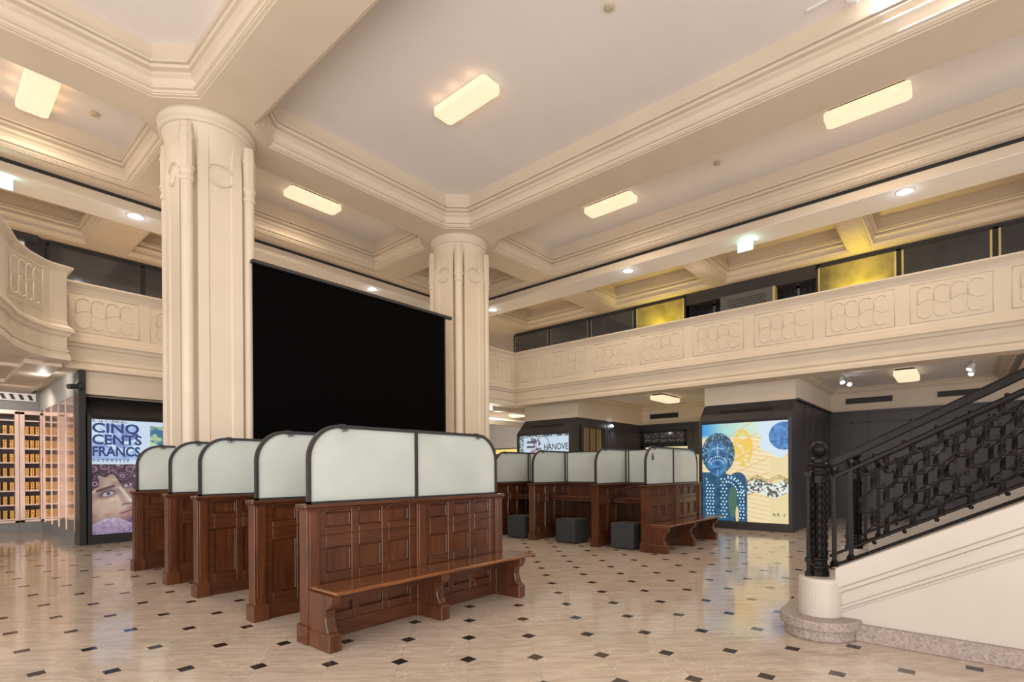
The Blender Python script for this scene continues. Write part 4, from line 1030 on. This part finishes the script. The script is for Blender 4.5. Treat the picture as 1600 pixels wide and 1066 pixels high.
for k in range(14):
    ys0 = 0.75-k*0.323; z1 = 0.17+0.17*(k+1)
    if ys0-0.33 < yE: break
    m = MB(); m.box(0.31, 2.02, Yl(ys0-0.36), Yl(ys0), 0.17*k, z1); m.build('step', 'stone', st, bevel=0.01)
# ironwork
def balustrade(xo, near):
    root = empty('balustrade', (xo, 0, 0)); root.parent = st
    L0, L1 = 0.87, yE
    def bar(off, h, w, name, ya=L0, yb=L1, m_='iron'):
        mm = MB(); mm.prism([(Yl(ya), zc(ya, off)), (Yl(yb), zc(yb, off)), (Yl(yb), zc(yb, off)+h), (Yl(ya), zc(ya, off)+h)], 0, -w/2, w/2); return mm.build(name, m_, root, bevel=0.006)
    b = bar(-0.065, 0.065, 0.075, 'handrail'); bar(-0.012, 0.022, 0.05, 'handrail_crown')
    bar(-0.175, 0.04, 0.035, 'upper_rail'); bar(-0.82-0.01, 0.025, 0.03, 'lower_rail'); bar(-0.925, 0.025, 0.05, 'foot_rail')
    # knobs
    kn = MB(); y = 0.55
    while y > yE:
        kn.sphere((0, Yl(y), zc(y, -0.128)), 0.017, 8, 6); kn.sphere((0, Yl(y), zc(y, -0.845)), 0.017, 8, 6); y -= 0.2
    for y in (0.834, 0.712):
        mm = MB(); zt = zc(y, -0.065); zb = zc(y, -0.92)
        mm.box(-0.016, 0.016, Yl(y)-0.016, Yl(y)+0.016, zb, zt); mm.lathe(0, Yl(y), [(0.035, zb), (0.035, zb+0.02), (0.02, zb+0.05)], 8); mm.lathe(0, Yl(y), [(0.018, zt-0.09), (0.035, zt-0.03), (0.035, zt-0.01)], 8)
        mm.build('baluster', 'iron', root)
    # scroll lattice: staggered nodes linked by S-scrolls in a sheared plane
    LA = MB(); ROS = MB()
    def P(u, w, x=0.0): # u: distance along -y, w: height above lower rail; shear follows the stair
        y = 0.64-u; return (x, Yl(y), zc(y, -0.80)+w)
    H = 0.63; cw, ch = 0.086, 0.155
    def arm(u0, w0, u1, w1, s):
        pts = []
        dx, dy = u1-u0, w1-w0; Ln = math.hypot(dx, dy); nx, ny = -dy/Ln, dx/Ln
        for i in range(9):
            t = i/8; k = 0.023*math.sin(2*PI*t)*s
            pts.append(P(u0+dx*t+nx*k, w0+dy*t+ny*k))
        LA.tube(pts, [0.0055+0.003*math.sin(PI*i/8) for i in range(9)], 5)
        # little spirals curling off the arm
        for t, sd in ((0.22, s), (0.5, -s), (0.78, -s)):
            bx_, by_ = u0+dx*t, w0+dy*t
            sp = []
            for i in range(12):
                a = i/11*PI*2.6; r_ = 0.023*(1-i/13.0)
                cx_, cy_ = bx_+nx*0.022*sd, by_+ny*0.022*sd
                a0 = math.atan2(by_-cy_, bx_-cx_)
                sp.append(P(cx_+r_*math.cos(a0+sd*a), cy_+r_*math.sin(a0+sd*a)))
            LA.tube(sp, 0.004, 4)
    nU = 34
    for iu in range(nU):
        for iw in range(-1, 5):
            if (iu+iw) % 2: continue
            u, w = iu*cw/1.0, iw*ch
            for du, dw, s in ((cw, ch, 1), (cw, -ch, -1)):
                u1, w1 = u+du, w+dw
                if min(w, w1) < -0.01 or max(w, w1) > H+0.01: continue
                arm(u, w, u1, w1, s)
            if 0 <= w <= H:
                c = P(u, w)
                for q in (-0.012, 0.0, 0.012):
                    a = P(u-0.021, w+q, 0.0); b_ = P(u+0.021, w+q, 0.0); ROS.tube([a, b_], 0.0055, 5)
                for a in (PI/4, 3*PI/4, 5*PI/4, 7*PI/4):
                    ROS.tube([P(u, w, 0.0), P(u+0.020*math.cos(a), w+0.030*math.sin(a), 0.012), P(u+0.030*math.cos(a), w+0.050*math.sin(a), 0.0)], [0.007, 0.008, 0.003], 5)
    LA.add(ROS.v, ROS.f); LA.add(kn.v, kn.f); LA.build('scrollwork', 'iron', root, smooth=True)
    return root
bA = balustrade(5.2-5.02, True); 
bB = copy_tree(bA, st); bB.location = (7.1-5.02, 0, 0)
# newels
def newel(xo):
    r = empty('newel_post', (xo, 0.93-oy, 0.47)); r.parent = st
    m = MB()
    m.lathe(0, 0, [(0.078, 0.0), (0.078, 0.05), (0.068, 0.06), (0.075, 0.08), (0.075, 0.10), (0.06, 0.11), (0.06, 0.14), (0.068, 0.15), (0.068, 0.17)], 8, PI/8)
    m.lathe(0, 0, [(0.045, 0.17), (0.045, 0.80)], 8)
    m.lathe(0, 0, [(0.058, 0.80), (0.058, 0.87), (0.068, 0.875), (0.072, 0.90), (0.058, 0.91), (0.058, 0.93), (0.078, 0.94), (0.084, 0.965), (0.062, 0.975), (0.06, 1.01), (0.048, 1.02), (0.034, 1.035), (0.034, 1.045)], 8, PI/8)
    m.build('post_body', 'iron', r, bevel=0.003)
    MB().sphere((0, 0, 1.09), 0.068, 20, 14).build('ball_finial', 'iron', r, smooth=True)
    for k in range(8):
        a0 = 2*PI*k/8; cx, cy = 0.052*math.cos(a0), 0.052*math.sin(a0)
        t = MB()
        for ph in (0, PI):
            t.tube([(cx+0.008*math.cos(ph+z*46), cy+0.008*math.sin(ph+z*46), 0.17+z) for z in [0.63*i/48 for i in range(49)]], 0.0095, 5)
        t.build('twisted_rod', 'iron', r, smooth=True)
    s = MB(); s.box(-0.095, -0.065, 0.05, 0.08, 0.02, 0.86); s.box(-0.105, -0.055, 0.04, 0.09, 0.0, 0.05); s.box(-0.105, -0.055, 0.04, 0.09, 0.13, 0.17); s.box(-0.11, -0.05, 0.035, 0.095, 0.86, 0.90)
    s.tube([(-0.085, 0.065, 0.90), (-0.09, 0.07, 0.93), (-0.075, 0.08, 0.95)], 0.006, 5); s.tube([(-0.09, 0.06, 0.90), (-0.105, 0.075, 0.92)], 0.006, 5)
    s.build('side_bar', 'iron', r, bevel=0.003)
    return r
newel(5.10-ox); n2 = newel(7.10-ox)
tag(st, 'staircase with cream plastered wall, stone steps and black wrought-iron scroll balustrade', 'staircase')
